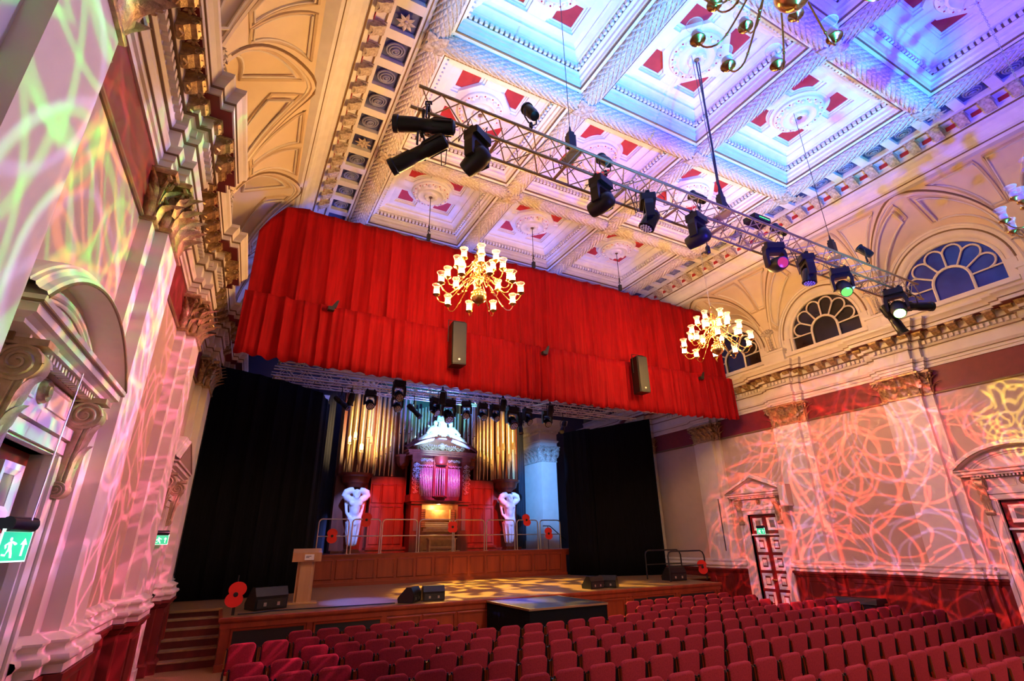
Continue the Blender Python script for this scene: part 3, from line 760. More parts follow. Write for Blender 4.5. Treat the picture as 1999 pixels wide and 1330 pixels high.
# coffer pieces (square, half width h at height z)
def sqring(prof):
    mb = MB(); mb.rings([[(h, h, z), (-h, h, z), (-h, -h, z), (h, -h, z)] for h, z in prof], True, False); return mb
frm = sqring([(1.60, 12.36), (1.60, 12.44), (1.57, 12.46), (1.55, 12.52), (1.50, 12.54), (1.50, 12.62), (1.42, 12.63), (1.42, 12.78), (1.33, 12.79), (1.31, 12.83), (1.22, 12.90), (1.18, 12.92), (1.18, 12.96), (1.08, 13.00)]).mesh('coffer_frame', 'ceilwhite')
flm = sqring([(1.605, 12.345), (1.575, 12.345), (1.575, 12.37)]).mesh('coffer_line', 'brownline')
dtm = MB().box(-.037, .037, -.06, .0, -.05, .05).mesh('coffer_dentil', 'ceilwhite')
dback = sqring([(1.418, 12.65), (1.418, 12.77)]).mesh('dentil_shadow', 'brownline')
plA = MB(); plB = MB()
for q, pl in ((0, plA), (1, plB)):
    pl.box(-1.10, 1.10, -.23, .23, 13.0, 13.12); pl.box(-.23, .23, -1.10, 1.10, 13.002, 13.12)
    for sg in (-1, 1): pl.box(-1.12, 1.12, sg*.94, sg*1.12, 12.998, 13.12); pl.box(sg*.94, sg*1.12, -1.12, 1.12, 12.996, 13.12)
    if q: pl.lathe([(.70, 12.994), (.70, 13.12)], 32)
    else: pl.prism([(.80*math.cos(PI/8+k*PI/4), .80*math.sin(PI/8+k*PI/4)) for k in range(8)], 12.994, 13.12, idf)
plAm = plA.mesh('coffer_plate', 'ceilwhite'); plBm = plB.mesh('coffer_plate', 'ceilwhite')
def rp(q):
    o = [(.94, .23), (.94, .94), (.23, .94)]
    i = [(.23, .66), (.66, .23)] if q == 0 else [(.70*math.cos(a), .70*math.sin(a)) for a in (1.23, 1.05, .9, .78, .67, .52, .34)]
    return o+i
rpm = []; rfm = []
for q in (0, 1):
    poly = rp(q); ce = (.66, .66)
    ins = [(ce[0]+(a-ce[0])*.70, ce[1]+(b-ce[1])*.70) for a, b in poly]
    mid = [(ce[0]+(a-ce[0])*.86, ce[1]+(b-ce[1])*.86) for a, b in poly]
    rfm.append(MB().rings([[(a, b, 13.05) for a, b in poly], [(a, b, 13.05) for a, b in mid], [(a, b, 13.085) for a, b in mid], [(a, b, 13.085) for a, b in ins], [(a, b, 13.11) for a, b in ins]], True, False).mesh('panel_step', 'ceilwhite'))
    rpm.append(MB().prism(ins, 13.10, 13.115, idf).mesh('red_panel', 'redpanel'))
rs_ = MB(); rs_.lathe([(.60, 13.0), (.60, 12.93), (.56, 12.90), (.47, 12.90), (.44, 12.84), (.40, 12.82), (.36, 12.84), (.30, 12.86), (.22, 12.86), (.20, 12.80), (.15, 12.77), (.09, 12.79), (.06, 12.84)], 32)
for k in range(16):
    a = 2*PI*k/16; rs_.ball((.50*math.cos(a), .50*math.sin(a), 12.885), .062, .062, .05, 6, 4)
for k in range(8):
    a = 2*PI*k/8; rs_.ball((.17*math.cos(a), .17*math.sin(a), 12.80), .045, .045, .04, 6, 3)
rsm = rs_.mesh('rosette', 'ceilwhite', True)
rrd = MB()
for k in range(16):
    a = 2*PI*(k+.5)/16; rrd.ball((.545*math.cos(a), .545*math.sin(a), 12.90), .024, .024, .015, 6, 3)
rrm = rrd.mesh('rosette_red', 'redpanel')
hol = MB().lathe([(.055, 12.835), (.055, 12.80), (.03, 12.80)], 12).mesh('rosette_hole', 'brownline')
ncf = 0; ndent = 0
for r in range(4):
    for cI in range(3):
        x, y = (CX[cI]+CX[cI+1])/2, BAYC[r]
        q = (r+cI) % 2 if True else 0
        K = ob('coffer', frm, CE, loc=(x, y, 0)); ncf += 1
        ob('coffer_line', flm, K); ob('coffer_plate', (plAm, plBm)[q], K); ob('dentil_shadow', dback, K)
        for k in range(4):
            ob('panel_step', rfm[q], K, rot=(0, 0, k*PI/2)); ob('red_panel', rpm[q], K, rot=(0, 0, k*PI/2))
        ob('rosette', rsm, K); ob('rosette_red', rrm, K); ob('rosette_hole', hol, K)
        single = (r, cI) in ((1, 0), (1, 1), (1, 2))
        dj = MB()
        for k in range(4):
            for j in range(23):
                u = -1.34+2.68*j/22
                Mx = Matrix.Rotation(k*PI/2, 4, 'Z') @ Matrix.Translation((u, 1.42, 12.71))
                if single: ob('coffer_dentil', dtm, K, mw=Mx)
                else:
                    t = MB().box(-.037, .037, -.06, .0, -.05, .05).xf(Mx); dj.add(t.v, t.f)
        if not single: d = dj.obj('coffer_dentils', 'ceilwhite', K); d['kind'] = 'stuff'

# ---- rear wall of the organ bay with its piers
WB = struct('wall_back')
MB().box(XL, XR, 23.6, 24.0, 0, 12.8).obj('masonry', 'backwall', WB)
for sg in (-1, 1):
    x0 = XC+sg*4.35; x1 = XC+sg*5.2
    MB().box(min(x0, x1), max(x0, x1), 23.3, 23.6, 2.1, 9.4).obj('grille_panel', 'grille', WB)
    for k in range(9):
        xx = x0+(x1-x0)*k/8
        MB().box(xx-.012, xx+.012, 23.27, 23.3, 2.1, 9.4).obj('grille_bar', 'grille', WB)
    xa, xb = (XC+5.45, XC+6.35) if sg > 0 else (XC-6.35, XC-5.45)
    pr = MB().box(xa, xb, 22.0, 23.6, 2.0, 6.2).box(xa+(.0), xb, 21.94, 22.0, 2.0, 6.2).box(xa-.04, xb+.04, 21.9, 23.6, 2.0, 2.5).obj('pier', 'cream', WB)
    cp = MB(); zb, zt = 6.15, 6.92
    sq = [(xb, 23.6), (xb, 21.94), (xa, 21.94), (xa, 23.6)]
    cp.sweep(sq[::-1], [(-o, z) for o, z in [(0, zb), (.04, zb), (.04, zb+.04), (.01, zb+.05), (.05, zb+.55), (.12, zt-.08), (.16, zt-.04), (.16, zt), (0, zt)]], lambda a, b, c: (a, b, c))
    for tier, (z, h, cu) in enumerate(((zb+.03, .36, .3), (zb+.22, .42, .34))):
        for k in range(3): leaf(cp, (xa+(xb-xa)*(k+.5)/3 if tier == 0 else xa+(xb-xa)*k/2, 21.93, z), (0, -1), (1, 0), 1, h, .32, cu, idf)
        for k in range(4): leaf(cp, (xa if sg > 0 else xb, 22.1+.36*k, z), (-sg, 0), (0, 1), 1, h, .34, cu, idf)
    for xx in (xa-.05, xb+.05): scroll(cp, (xx, 21.87, zt-.18), .11, (1, 0, 0), (0, 0, 1), .05, (0, 1, 0), idf)
    cp.obj('capital', 'ornament', pr, True, 60)
    en = MB(); 
    en.sweep(sq[::-1], [(-o, z) for o, z in [(0, 6.92), (.05, 6.92), (.05, 7.1), (.1, 7.15), (.13, 7.2), (.05, 7.25), (.05, 7.55), (.12, 7.6), (.12, 7.7), (.3, 7.74), (.32, 7.9), (.45, 7.95), (.5, 8.2), (0, 8.25)]], lambda a, b, c: (a, b, c)); en.box(xa-.02, xb+.02, 21.92, 23.6, 6.9, 8.3)
    en.obj('entablature', 'cream', WB)
    for k in range(12):
        yy = 21.85+k*.14
        MB().box(xa-.18 if sg > 0 else xb+.12, xa-.12 if sg > 0 else xb+.18, yy, yy+.08, 7.6, 7.72).obj('dentil', 'cream', WB)
    for k in range(7):
        xx = xa+.03+k*.13
        MB().box(xx, xx+.08, 21.76, 21.82, 7.6, 7.72).obj('dentil', 'cream', WB)

# ================================================================== STAGE
SY0, SX0, SX1 = 13.94, .31, 15.65
def sz(y): return 1.013 + (y-SY0)*.020      # gently raked floor
ST = struct('stage')
ft = MB()
ftop = lambda x0, x1, y0, y1: ft.add([(x0, y0, sz(y0)), (x1, y0, sz(y0)), (x1, y1, sz(y1)), (x0, y1, sz(y1)), (x0, y0, sz(y0)-.06), (x1, y0, sz(y0)-.06), (x1, y1, sz(y1)-.06), (x0, y1, sz(y1)-.06)], [(0, 1, 2, 3), (7, 6, 5, 4), (0, 4, 5, 1), (1, 5, 6, 2), (2, 6, 7, 3), (3, 7, 4, 0)])
nb = 24
for k in range(nb):     # boards run across the stage
    ya = SY0-.04+(19.7-SY0+.04)*k/nb; yb = SY0-.04+(19.7-SY0+.04)*(k+1)/nb
    ft = MB()
    if yb < 15.98: ftop(SX0, SX1, ya, yb-.006)
    else: ftop(XL, XR, ya, yb-.006)
    ft.obj('floor_board', 'stagewood', ST)
MB().box(SX0, SX1, SY0, 15.9, .0, .93).box(XL, XR, 16.2, 19.6, 0, .93).obj('understage', 'panelwood', ST)
MB().sweep([(SX1+.0, 16.0), (SX1, SY0), (SX0, SY0), (SX0, 16.0)], [(0, .80), (.03, .80), (.03, .90), (.055, .92), (.07, .95), (.07, 1.0), (.05, 1.018), (0, 1.018)], idf).obj('stage_nosing', 'panelwood', ST)
MB().box(SX0-.02, SX1+.02, SY0-.05, SY0, 0, .14).obj('stage_plinth', 'panelwood', ST)
vents = [(.55, 2.0), (2.25, 3.75), (11.75, 13.45), (13.75, 15.35)]
for a, b in vents:
    MB().box(a, b, SY0-.012, SY0+.02, .16, .74).obj('vent_opening', 'black', ST)
    MB().sweep([(b, .16), (a, .16), (a, .74), (b, .74)], [(0, -SY0+.0), (0, -SY0+.03), (.04, -SY0+.035), (.06, -SY0+.0)], lambda u, v, o: (u, -o, v), True).obj('vent_frame', 'panelrail', ST)
xp = 3.95
while xp < 11.5:
    MB().sweep([(xp+.80, .20), (xp, .20), (xp, .72), (xp+.80, .72)], [(0, -SY0), (0, -SY0+.03), (.03, -SY0+.03), (.055, -SY0+.01), (.055, -SY0)], lambda u, v, o: (u, -o, v), True).obj('stage_panel', 'panelrail', ST)
    xp += .94
for xx in (SX0+.06, 2.12, 3.85, 11.62, 13.6, SX1-.1): MB().box(xx-.06, xx+.06, SY0-.025, SY0, 0, .85).obj('stage_post', 'panelrail', ST)
# stairs left and right of the stage
for nm, xa, xb in (('stage_stair', -1.12, SX0), ('stage_stair', SX1, XR-.1)):
    S_ = struct(nm)
    for k in range(6):
        y0 = 14.58+k*.265
        MB().box(xa, xb, y0+.02, 16.2, k*1.05/6, (k+1)*1.05/6-.03).obj('riser', 'dado', S_)
        MB().box(xa, xb, y0, y0+.30 if k < 5 else 16.3, (k+1)*1.05/6-.035, (k+1)*1.05/6).obj('tread', 'tread', S_)

# organ gallery
GY, GZ = 19.68, 2.13
GL = struct('organ_gallery')
MB().box(2.0, 14.6, GY+.02, 23.6, 1.9, GZ).obj('gallery_floor', 'panelwood', GL)
MB().box(2.81, 13.12, GY, GY+.3, 1.0, GZ-.02).obj('gallery_front', 'panelwood', GL)
MB().box(2.77, 13.16, GY-.06, GY+.3, GZ-.05, GZ+.005).box(2.79, 13.14, GY-.03, GY, GZ-.10, GZ-.05).obj('gallery_rail', 'panelrail', GL)
MB().box(2.79, 13.14, GY-.03, GY, 1.1, 1.24).obj('gallery_plinth', 'panelrail', GL)
n = 14
for k in range(n):
    xa = 2.95+k*(10.05/n); xb = xa+10.05/n-.18
    MB().sweep([(xb, 1.38), (xa, 1.38), (xa, 1.92), (xb, 1.92)], [(0, -GY), (0, -GY+.025), (.025, -GY+.025), (.05, -GY+.008), (.05, -GY)], lambda u, v, o: (u, -o, v), True).obj('gallery_panel', 'panelrail', GL)

# ================================================================== SEATS
def rrect(w_, h, r, n=4, taper=0):
    pts = []
    for cx, cy, a0 in ((w_/2-r, h/2-r, 0), (-w_/2+r, h/2-r, PI/2), (-w_/2+r*.6, -h/2+r*.6, PI), (w_/2-r*.6, -h/2+r*.6, 3*PI/2)):
        rr = r if cy > 0 else r*.6
        for i in range(n+1):
            a = a0+PI/2*i/n; pts.append((cx+rr*math.cos(a), cy+rr*math.sin(a)))
    return [(x*(1-taper*(y/h+.5)), y) for x, y in pts]
def cushion(w_, h, t, r, fn, taper=0, bow=0):
    mb = MB(); base = rrect(w_, h, r, 4, taper)
    def ring(scale, d): return [fn(x*scale if True else x, y*(1-(1-scale)*w_/h), d-bow*(1-(2*x/w_)**2)) for x, y in base]
    mb.rings([ring(.86, 0), ring(.95, .006), ring(1, t*.25), ring(1, t*.75), ring(.95, t-.006), ring(.86, t)])
    return mb
tilt = .17
def bf(x, y, d):   # backrest local: x across, y up, d toward the front (+y world)
    return (x, -d*-1*math.cos(tilt)*1 - y*math.sin(tilt), y*math.cos(tilt)+d*math.sin(tilt)*0)
bk = cushion(.455, .44, .075, .085, lambda x, y, d: (x, d-y*math.sin(tilt), y*math.cos(tilt)), .04, .018)
seat_back_m = bk.mesh('backrest', 'seatfabric', True, 70)
seat_pan_m = cushion(.46, .42, .085, .07, lambda x, y, d: (x, y, d), -.03).mesh('seat_cushion', 'seatfabric', True, 70)
legm = MB()
legm.tube([(0, -.245, 0), (0, -.13, .40), (0, -.145, .60), (0, -.20, .82)], .013, 6)
legm.tube([(0, .24, 0), (0, .20, .40), (0, -.10, .42)], .013, 6)
legm.box(-.016, .016, -.212, -.165, .60, .80)
leg_m = legm.mesh('side_frame', 'blackmetal', True)
post_m = MB().box(-.011, .011, -.235, -.20, .52, .80).mesh('link_plate', 'darkbrass')
pitch = .53
TOPZ = .87
seat_n = 0
rows = []
for r in range(11): rows.append(12.12-.925*r)
first = None
ORD = ['front', 'second', 'third', 'fourth', 'fifth', 'sixth', 'seventh', 'eighth', 'ninth', 'tenth', 'eleventh']
ranges = {0: [(1.48, 4.7), (10.05, 14.2)], 1: [(.42, 5.3), (9.6, 14.7)], 2: [(1.48, 13.6)], 3: [(.42, 15.2)]}
ORDN = lambda n_: {1: 'first', 2: 'second', 3: 'third', 4: 'fourth', 5: 'fifth', 6: 'sixth', 7: 'seventh', 8: 'eighth', 9: 'ninth', 10: 'tenth', 11: 'eleventh', 12: 'twelfth', 13: 'thirteenth', 14: 'fourteenth', 15: 'fifteenth', 16: 'sixteenth', 17: 'seventeenth', 18: 'eighteenth', 19: 'nineteenth', 20: 'twentieth', 21: 'twenty-first', 22: 'twenty-second', 23: 'twenty-third', 24: 'twenty-fourth', 25: 'twenty-fifth', 26: 'twenty-sixth', 27: 'twenty-seventh', 28: 'twenty-eighth'}[n_]
def seat(loc, rz, label):
    t = thing('auditorium_chair', label, 'chair', loc, rz, 'rows of red auditorium chairs')
    ob('backrest', seat_back_m, t, loc=(0, -.20, .665)); ob('seat_cushion', seat_pan_m, t, loc=(0, .04, .40))
    for sx in (-1, 1):
        ob('side_frame', leg_m, t, loc=(sx*.236, 0, 0))
        ob('link_plate', post_m, t, loc=(sx*.250, 0, 0))
    return t
for r, yr in enumerate(rows):
    for bi, (xa, xb) in enumerate(ranges.get(r, [(.42, 15.1)])):
        x = xa+.215; blk = []
        while x < xb-.05:
            yy = yr + max(0, x-8.2)*.045
            q = px((x, yy-.25, TOPZ)); q2 = px((x, yy-.25, .5))
            if q and -40 < q[0] < 2040 and q[1] < 1345: blk.append((x, yy))
            x += pitch*(1.0 if x < 4.2 else 1.015)
        for i, (x, yy) in enumerate(blk):
            where = '' if r > 1 else (' left of the black platform' if bi == 0 else ' right of the black platform')
            seat((x, yy+.20, 0), -math.atan(.045) if x > 8.2 else 0, f'red upholstered chair, {ORDN(i+1)} from left in the {ORD[r]} visible row{where}')
            seat_n += 1
print('SEATS', seat_n)

# ================================================================== CURTAINS
def drape(name, plan, zt, zb, m, amp, freq, nz=10, nx=None, seed=0, thick=.012, wav=.0, parent=None, tight=0.0):
    """hanging cloth; plan = list of (x,y); zt/zb functions of s in 0..1"""
    rnd = random.Random(seed)
    Ls = [0]
    for a, b in zip(plan, plan[1:]): Ls.append(Ls[-1]+math.hypot(b[0]-a[0], b[1]-a[1]))
    L = Ls[-1]; nx = nx or int(L*freq*9)
    ph = [rnd.uniform(0, 6.28) for _ in range(8)]
    def at(s):
        d = s*L
        for i in range(len(Ls)-1):
            if d <= Ls[i+1]+1e-9:
                t = (d-Ls[i])/(Ls[i+1]-Ls[i]); a, b = plan[i], plan[i+1]
                tx, ty = (b[0]-a[0])/(Ls[i+1]-Ls[i]), (b[1]-a[1])/(Ls[i+1]-Ls[i])
                return a[0]+(b[0]-a[0])*t, a[1]+(b[1]-a[1])*t, ty, -tx
    def fold(d, v):
        ww = d + .10*math.sin(d*1.3+ph[0]) + .06*math.sin(d*3.1+ph[1])+.03*v*math.sin(d*2.2+ph[5])
        a = (.55+.45*math.sin(d*.9+ph[2]))*(.6+.4*math.sin(d*2.7+ph[3]))
        f1 = 1-abs(math.sin(ww*freq*PI))**.55*2; f2 = math.sin(ww*freq*2.7*PI+ph[7]+.4*v)
        return amp*(f1+.35*f2)*(.40+.60*a)*(tight+(1-tight)*v) + amp*.5*math.sin(d*1.7*freq+ph[4])*v
    mb = MB()
    S_ = [i/nx for i in range(nx+1)]; V = [j/nz for j in range(nz+1)]
    def P(s, v):
        x, y, nx_, ny_ = at(s); o = fold(s*L, v)
        z1 = zt(s); z0 = zb(s) - wav*math.sin(s*L*freq*PI*2+ph[6])*.5
        return (x+nx_*o, y+ny_*o, z1+(z0-z1)*v)
    mb.grid(P, S_, V)
    o = mb.obj(name, m, parent, True, 80)
    md = o.modifiers.new('solid', 'SOLIDIFY'); md.thickness = thick
    return o
PY = 13.04
def ztop(s):
    x = s
    return 11.16 - 1.0*max(0, (.055-s)/.055)**2.2 - .10*math.sin(s*PI)*0 + .02*math.sin(s*40)
up = drape('red_pelmet', [(-.42, PY), (16.78, PY)], ztop, lambda s: 8.26-.03*math.sin(s*9)-.10*math.sin(s*PI), 'velvet', .13, 1.7, 12, 1100, 3, wav=.015, tight=.55)
tag(up, 'tall upper red velvet pelmet hung across the stage opening', 'pelmet')
lo = drape('red_valance', [(-.46, PY-.26), (16.82, PY-.26)], lambda s: 8.30-.10*math.sin(s*PI), lambda s: 6.66-.20*math.sin(s*PI), 'velvet', .085, 3.0, 7, 1600, 8, wav=.05, tight=.7)
tag(lo, 'lower gathered red velvet valance under the tall pelmet', 'pelmet')
d1 = drape('black_drape', [(-.95, 17.6), (1.0, 17.75), (2.35, 18.3), (2.78, 19.4)], lambda s: 7.75-.45*s, lambda s: sz(18)+.01, 'blackdrape', .07, 1.7, 6, 220, 11, wav=.0, tight=.8)
tag(d1, 'black wing drape hanging left of the organ gallery', 'curtain')
d2 = drape('black_drape', [(13.18, 19.5), (13.55, 18.3), (13.75, 18.2)], lambda s: 7.1, lambda s: sz(19)+.01, 'blackdrape', .05, 2.2, 6, 90, 12, tight=.8)
tag(d2, 'narrow black drape at the right end of the organ gallery', 'curtain')
d3 = drape('black_drape', [(13.7, 18.15), (16.45, 17.25)], lambda s: 7.05+.55*s, lambda s: sz(17.6)+.01, 'blackdrape', .03, .8, 6, 120, 13, tight=.9)
tag(d3, 'wide flat black wing drape beside the right wall', 'curtain')

# ================================================================== ORGAN
OG = thing('pipe_organ', 'grand pipe organ with gilt pipes and carved pedimented case on the gallery', 'organ', (XC, 22.0, GZ))
OZ = GZ
def oo(mb, name, m, parent=OG, smooth=False, ang=40): return mb.obj(name, m, parent, smooth, ang)
# local coords: x from centre, y from 22.0 (negative = toward audience), z above gallery floor
Z = lambda z: z-OZ
base = MB()
for sg in (-1, 1):
    base.box(min(sg*1.40, sg*2.84), max(sg*1.40, sg*2.84), 0, .5, 0, Z(5.10)); base.box(min(sg*2.84, sg*4.2), max(sg*2.84, sg*4.2), .35, .6, 0, Z(5.1))
base.box(-1.4, 1.4, .05, .5, Z(4.1), Z(6.1)); base.box(-4.2, 4.2, .5, .8, 0, Z(8.2)); base.box(-4.2, 4.2, -.1, .5, 0, .10); base.box(-2.9, 2.9, -.16, .5, .10, .20)
oo(base, 'case_body', 'organwood')
for sg in (-1, 1):
    for (xa, xb) in ((1.50, 1.72), (1.84, 2.30), (2.42, 2.72)):
        for za, zb in ((.35, 1.75), (1.95, 2.62)):
            a, b = sorted((sg*xa, sg*xb))
            oo(MB().sweep([(b, za), (a, za), (a, zb), (b, zb)], [(0, 0), (0, .035), (.03, .035), (.06, .01), (.06, 0)], lambda u, v, o: (u, -o, v), True), 'case_panel', 'organwood')
    a, b = sorted((sg*1.36, sg*2.92))
    oo(MB().sweep([(b, .4), (b, -.0), (a, -.0), (a, .4)], [(0, Z(4.98)), (-.04, Z(4.98)), (-.05, Z(5.03)), (-.09, Z(5.06)), (-.09, Z(5.13)), (0, Z(5.14))][::1], lambda u, v, z: (u, v, z)), 'case_cornice', 'organwood')
    # turret corbel above the figure
    c_ = sg*3.47
    oo(MB().lathe([(.30, Z(4.62)), (.36, Z(4.70)), (.40, Z(4.74)), (.52, Z(4.80)), (.56, Z(4.95)), (.58, Z(5.02)), (.68, Z(5.07)), (.70, Z(5.16)), (.3, Z(5.18))], 24, None, c_, .05), 'turret_corbel', 'organwood', OG, True)
    # oriel bracket
    c_ = sg*1.53
    oo(MB().lathe([(.05, Z(5.45)), (.16, Z(5.55)), (.22, Z(5.58)), (.30, Z(5.70)), (.32, Z(5.95)), (.37, Z(5.98)), (.38, Z(6.04)), (.1, Z(6.05))], 8, None, c_, .0), 'oriel_bracket', 'organwood')
    # posts between pipe fields
    for xx in (2.86, 1.92, 1.12, 4.12): oo(MB().box(sg*xx-.06, sg*xx+.06, .1, .5, Z(5.1), Z(9.0)), 'case_post', 'organwood')
def pipe(x, y, z0, foot, mouth, top, r, m='pipe'):
    mb = MB(); mb.lathe([(r*.28, 0), (r*.95, foot), (r, foot+.02), (r, top), (r*.8, top+.01)], 12)
    p = oo(mb, 'pipe', m, OG, True, 50); p.location = (x, y, Z(z0))
    mo = MB(); mo.prism([(-r*.62, foot+.02), (r*.62, foot+.02), (r*.62, foot+mouth), (r*.3, foot+mouth*1.25), (-r*.3, foot+mouth*1.25), (-r*.62, foot+mouth)], -r*1.08, -r*.5, lambda a, b, c: (a, c, b))
    q = mo.obj('pipe_mouth', m, p)
    MB().box(-r*.55, r*.55, -r*1.12, -r*.9, foot+.03, foot+mouth*.35).obj('mouth_slot', 'brownline', p)
for sg in (-1, 1):
    for k in range(5):   # turret
        a = PI*(k+.5)/5; x = sg*3.47-.46*math.cos(a); y = .05-.40*math.sin(a)
        pipe(x, y, 5.17, [1.15, 1.30, .80, 1.38, 1.2][k], .30, 3.9, [.10, .105, .125, .105, .10][k])
    for k in range(4):   # flat field
        x = sg*(2.72-k*.195); pipe(x, .02, 5.13, .66+.10*k, .24, 3.4, .072)
    for k in range(4):   # oriel pipes
        a = PI*(k+.5)/4; pipe(sg*1.53-.27*math.cos(a), -.0-.22*math.sin(a), 6.05, .85+.14*(k % 2), .20, 2.6, .062, 'pipesilver')
    for k in range(6):   # behind the pediment
        pipe(sg*(.28+k*.15), .10, 6.25, .5, .15, 2.15-.05*k, .050, 'pipesilver')
    for xx in (2.0, 2.80): oo(MB().box(sg*xx-.035, sg*xx+.035, -.02, .1, Z(5.13), Z(9.0)), 'case_post', 'pipe')
# central front
fy = -.70
cen = MB()
cen.box(-1.32, 1.32, fy+.25, .1, Z(4.12), Z(6.0)); cen.box(-1.5, 1.5, fy-.05, .1, Z(5.98), Z(6.06)); cen.box(-1.56, 1.56, fy-.12, .1, Z(6.06), Z(6.14)); cen.box(-1.60, 1.60, fy-.16, .1, Z(6.14), Z(6.19))
for sg in (-1, 1): cen.box(sg*1.15-.17, sg*1.15+.17, fy+.02, .1, Z(4.12), Z(6.0)); cen.box(sg*1.15-.20, sg*1.15+.20, fy-.03, .1, Z(4.12), Z(4.36)); cen.box(sg*1.15-.20, sg*1.15+.20, fy-.03, .1, Z(5.80), Z(5.98))
for xx in (-.28, .28): cen.box(xx-.05, xx+.05, fy+.14, .1, Z(4.3), Z(5.95))
oo(cen, 'centre_case', 'organwood')
R = (1.6*1.6+.58*.58)/(2*.58); a0 = math.asin(1.6/R)
arc = [(R*math.sin(-a0+2*a0*i/24), Z(6.19)-(R-.58)+R*math.cos(-a0+2*a0*i/24)) for i in range(25)][::-1]
oo(MB().sweep(arc, [(-.17, fy+.2), (-.17, fy+.02), (-.13, fy), (-.12, fy-.06), (-.07, fy-.08), (-.05, fy-.14), (0, fy-.17), (0, .1)], lambda u, v, o: (u, o, v)), 'pediment_arch', 'organwood')
oo(MB().prism(arc[::-1], fy+.08, .05, lambda u, v, o: (u, o, v)), 'tympanum', 'organwood')
def curls(mb, x0, x1, zc, amp, y, n, r):
    for k in range(n):
        cx = x0+(x1-x0)*(k+.5)/n; q = 1 if k % 2 else -1
        mb.tube([(cx+amp*(1-.75*t/12)*math.cos(q*t*.75), y-.02*(t % 3 == 0), zc+amp*(1-.75*t/12)*math.sin(q*t*.75)) for t in range(13)], [r*(1-.5*t/12) for t in range(13)], 5)
cv = MB(); curls(cv, -1.05, -.25, Z(6.33), .10, fy+.05, 4, .028); curls(cv, .25, 1.05, Z(6.33), .10, fy+.05, 4, .028); 
cv.ball((0, fy+.05, Z(6.40)), .15, .07, .17); curls(cv, -.3, .3, Z(6.40), .10, fy+.02, 2, .035)
for sg in (-1, 1):
    for k in range(5): leaf(cv, (sg*(.2+.1*k), fy+.06, Z(6.26)+.02*k), (0, -1), (1, 0), 1, .2-.015*k, .09, .1, idf)
oo(cv, 'tympanum_carving', 'organcarve', OG, True)
for sg in (-1, 1):
    cb = MB(); 
    for k in range(7):
        zz = Z(4.45)+k*.185; ww = .07+.045*math.sin(k/6*PI)+.02*k/6
        curls(cb, sg*1.15-ww*1.4, sg*1.15+ww*1.4, zz, ww*.8, fy-.0, 2, .022); cb.ball((sg*1.15, fy-.01, zz+.06), .045, .03, .06, 6, 4)
    cb.ball((sg*1.15, fy-.02, Z(5.15)), .08, .07, .10)
    oo(cb, 'carved_drop', 'organcarve', OG, True)
    fz = MB(); curls(fz, min(sg*.35, sg*.92), max(sg*.35, sg*.92), Z(5.82), .06, fy+.20, 5, .018); oo(fz, 'frieze_carving', 'organcarve', OG, True)
    tr = MB()
    for k in range(8): tr.tube([(sg*(.36+k*.085), fy+.16, Z(5.62)-.05*abs(math.sin(k*.9))), (sg*(.40+k*.085), fy+.14, Z(5.55)-.03*(k % 2)), (sg*(.44+k*.085), fy+.16, Z(5.62))], .02, 5)
    oo(tr, 'pipe_shade', 'organcarve', OG, True)
    for k in range(8): pipe(sg*(.385+k*.073), fy+.18, 4.30, .22+.035*abs(3.5-k), .09, 1.18, .030, 'pipesilver')
oo(MB().lathe([(.30, Z(5.62)), (.26, Z(5.68)), (.30, Z(5.74)), (.34, Z(5.90)), (.36, Z(5.98))], 16, None, 0, fy+.22), 'bay_cornice', 'organwood', OG, True)
for k in range(6):
    a = PI*(k+.5)/6; pipe(-.21*math.cos(a), fy+.20-.17*math.sin(a), 4.32, .3+.05*abs(2.5-k), .09, 1.15, .030, 'pipesilver')
oo(MB().lathe([(.04, Z(4.16)), (.14, Z(4.22)), (.25, Z(4.28)), (.26, Z(4.33)), (.1, Z(4.34))], 16, None, 0, fy+.20), 'bay_bracket', 'organwood', OG, True)
# console recess
oo(MB().box(-1.36, 1.36, fy-.10, .1, Z(4.07), Z(4.13)).box(-1.30, 1.30, fy-.05, .1, Z(3.98), Z(4.07)), 'console_canopy', 'organwood')
for sg in (-1, 1):
    oo(MB().box(sg*.86-.05 if sg > 0 else sg*1.28, sg*1.28 if sg > 0 else sg*.86+.05, fy+.05, .05, 0, Z(3.98)), 'console_side', 'organwood')
    oo(MB().box(sg*1.06-.09, sg*1.06+.09, fy+.02, fy+.05, .8, 1.7), 'side_window', 'panepale')
    st = MB()
    for k in range(4):
        for j in range(7): st.lathe([(.018, 0), (.018, .02), (.010, .03)], 6, lambda a, b, z, k=k, j=j: (sg*(.60+.055*k)+a, fy+.28-z, 1.02+.085*j+b))
    oo(MB().box(min(sg*.56, sg*.82), max(sg*.56, sg*.82), fy+.28, fy+.40, .95, 1.66), 'stop_jamb', 'consolewood'); oo(st, 'stop_knobs', 'print')
oo(MB().box(-.85, .85, -.02, .05, 0, Z(3.98)), 'console_back', 'consolewood')
oo(MB().box(-.62, .62, fy+.40, fy+.44, 1.28, 1.64).box(-.66, .66, fy+.36, fy+.45, 1.25, 1.28), 'music_desk', 'consolewood')
for k in range(4):
    oo(MB().box(-.55, .55, fy+.16+.09*k, fy+.27+.09*k, .90+.075*k, .925+.075*k), 'manual', 'keys')
    oo(MB().box(-.60, .60, fy+.20+.09*k, fy+.27+.09*k, .87+.075*k, .90+.075*k), 'manual_rail', 'consolewood')
oo(MB().box(-.70, .70, fy+.08, fy+.14, .80, .89).box(-.75, .75, fy+.1, 0, .76, .80).box(-.78, .78, fy+.45, fy+.5, 0, .8), 'key_desk', 'consolewood')
for k in range(15): oo(MB().box(-.55+k*.075, -.52+k*.075, fy+.0, fy+.45, .04, .08), 'pedal', 'consolewood')
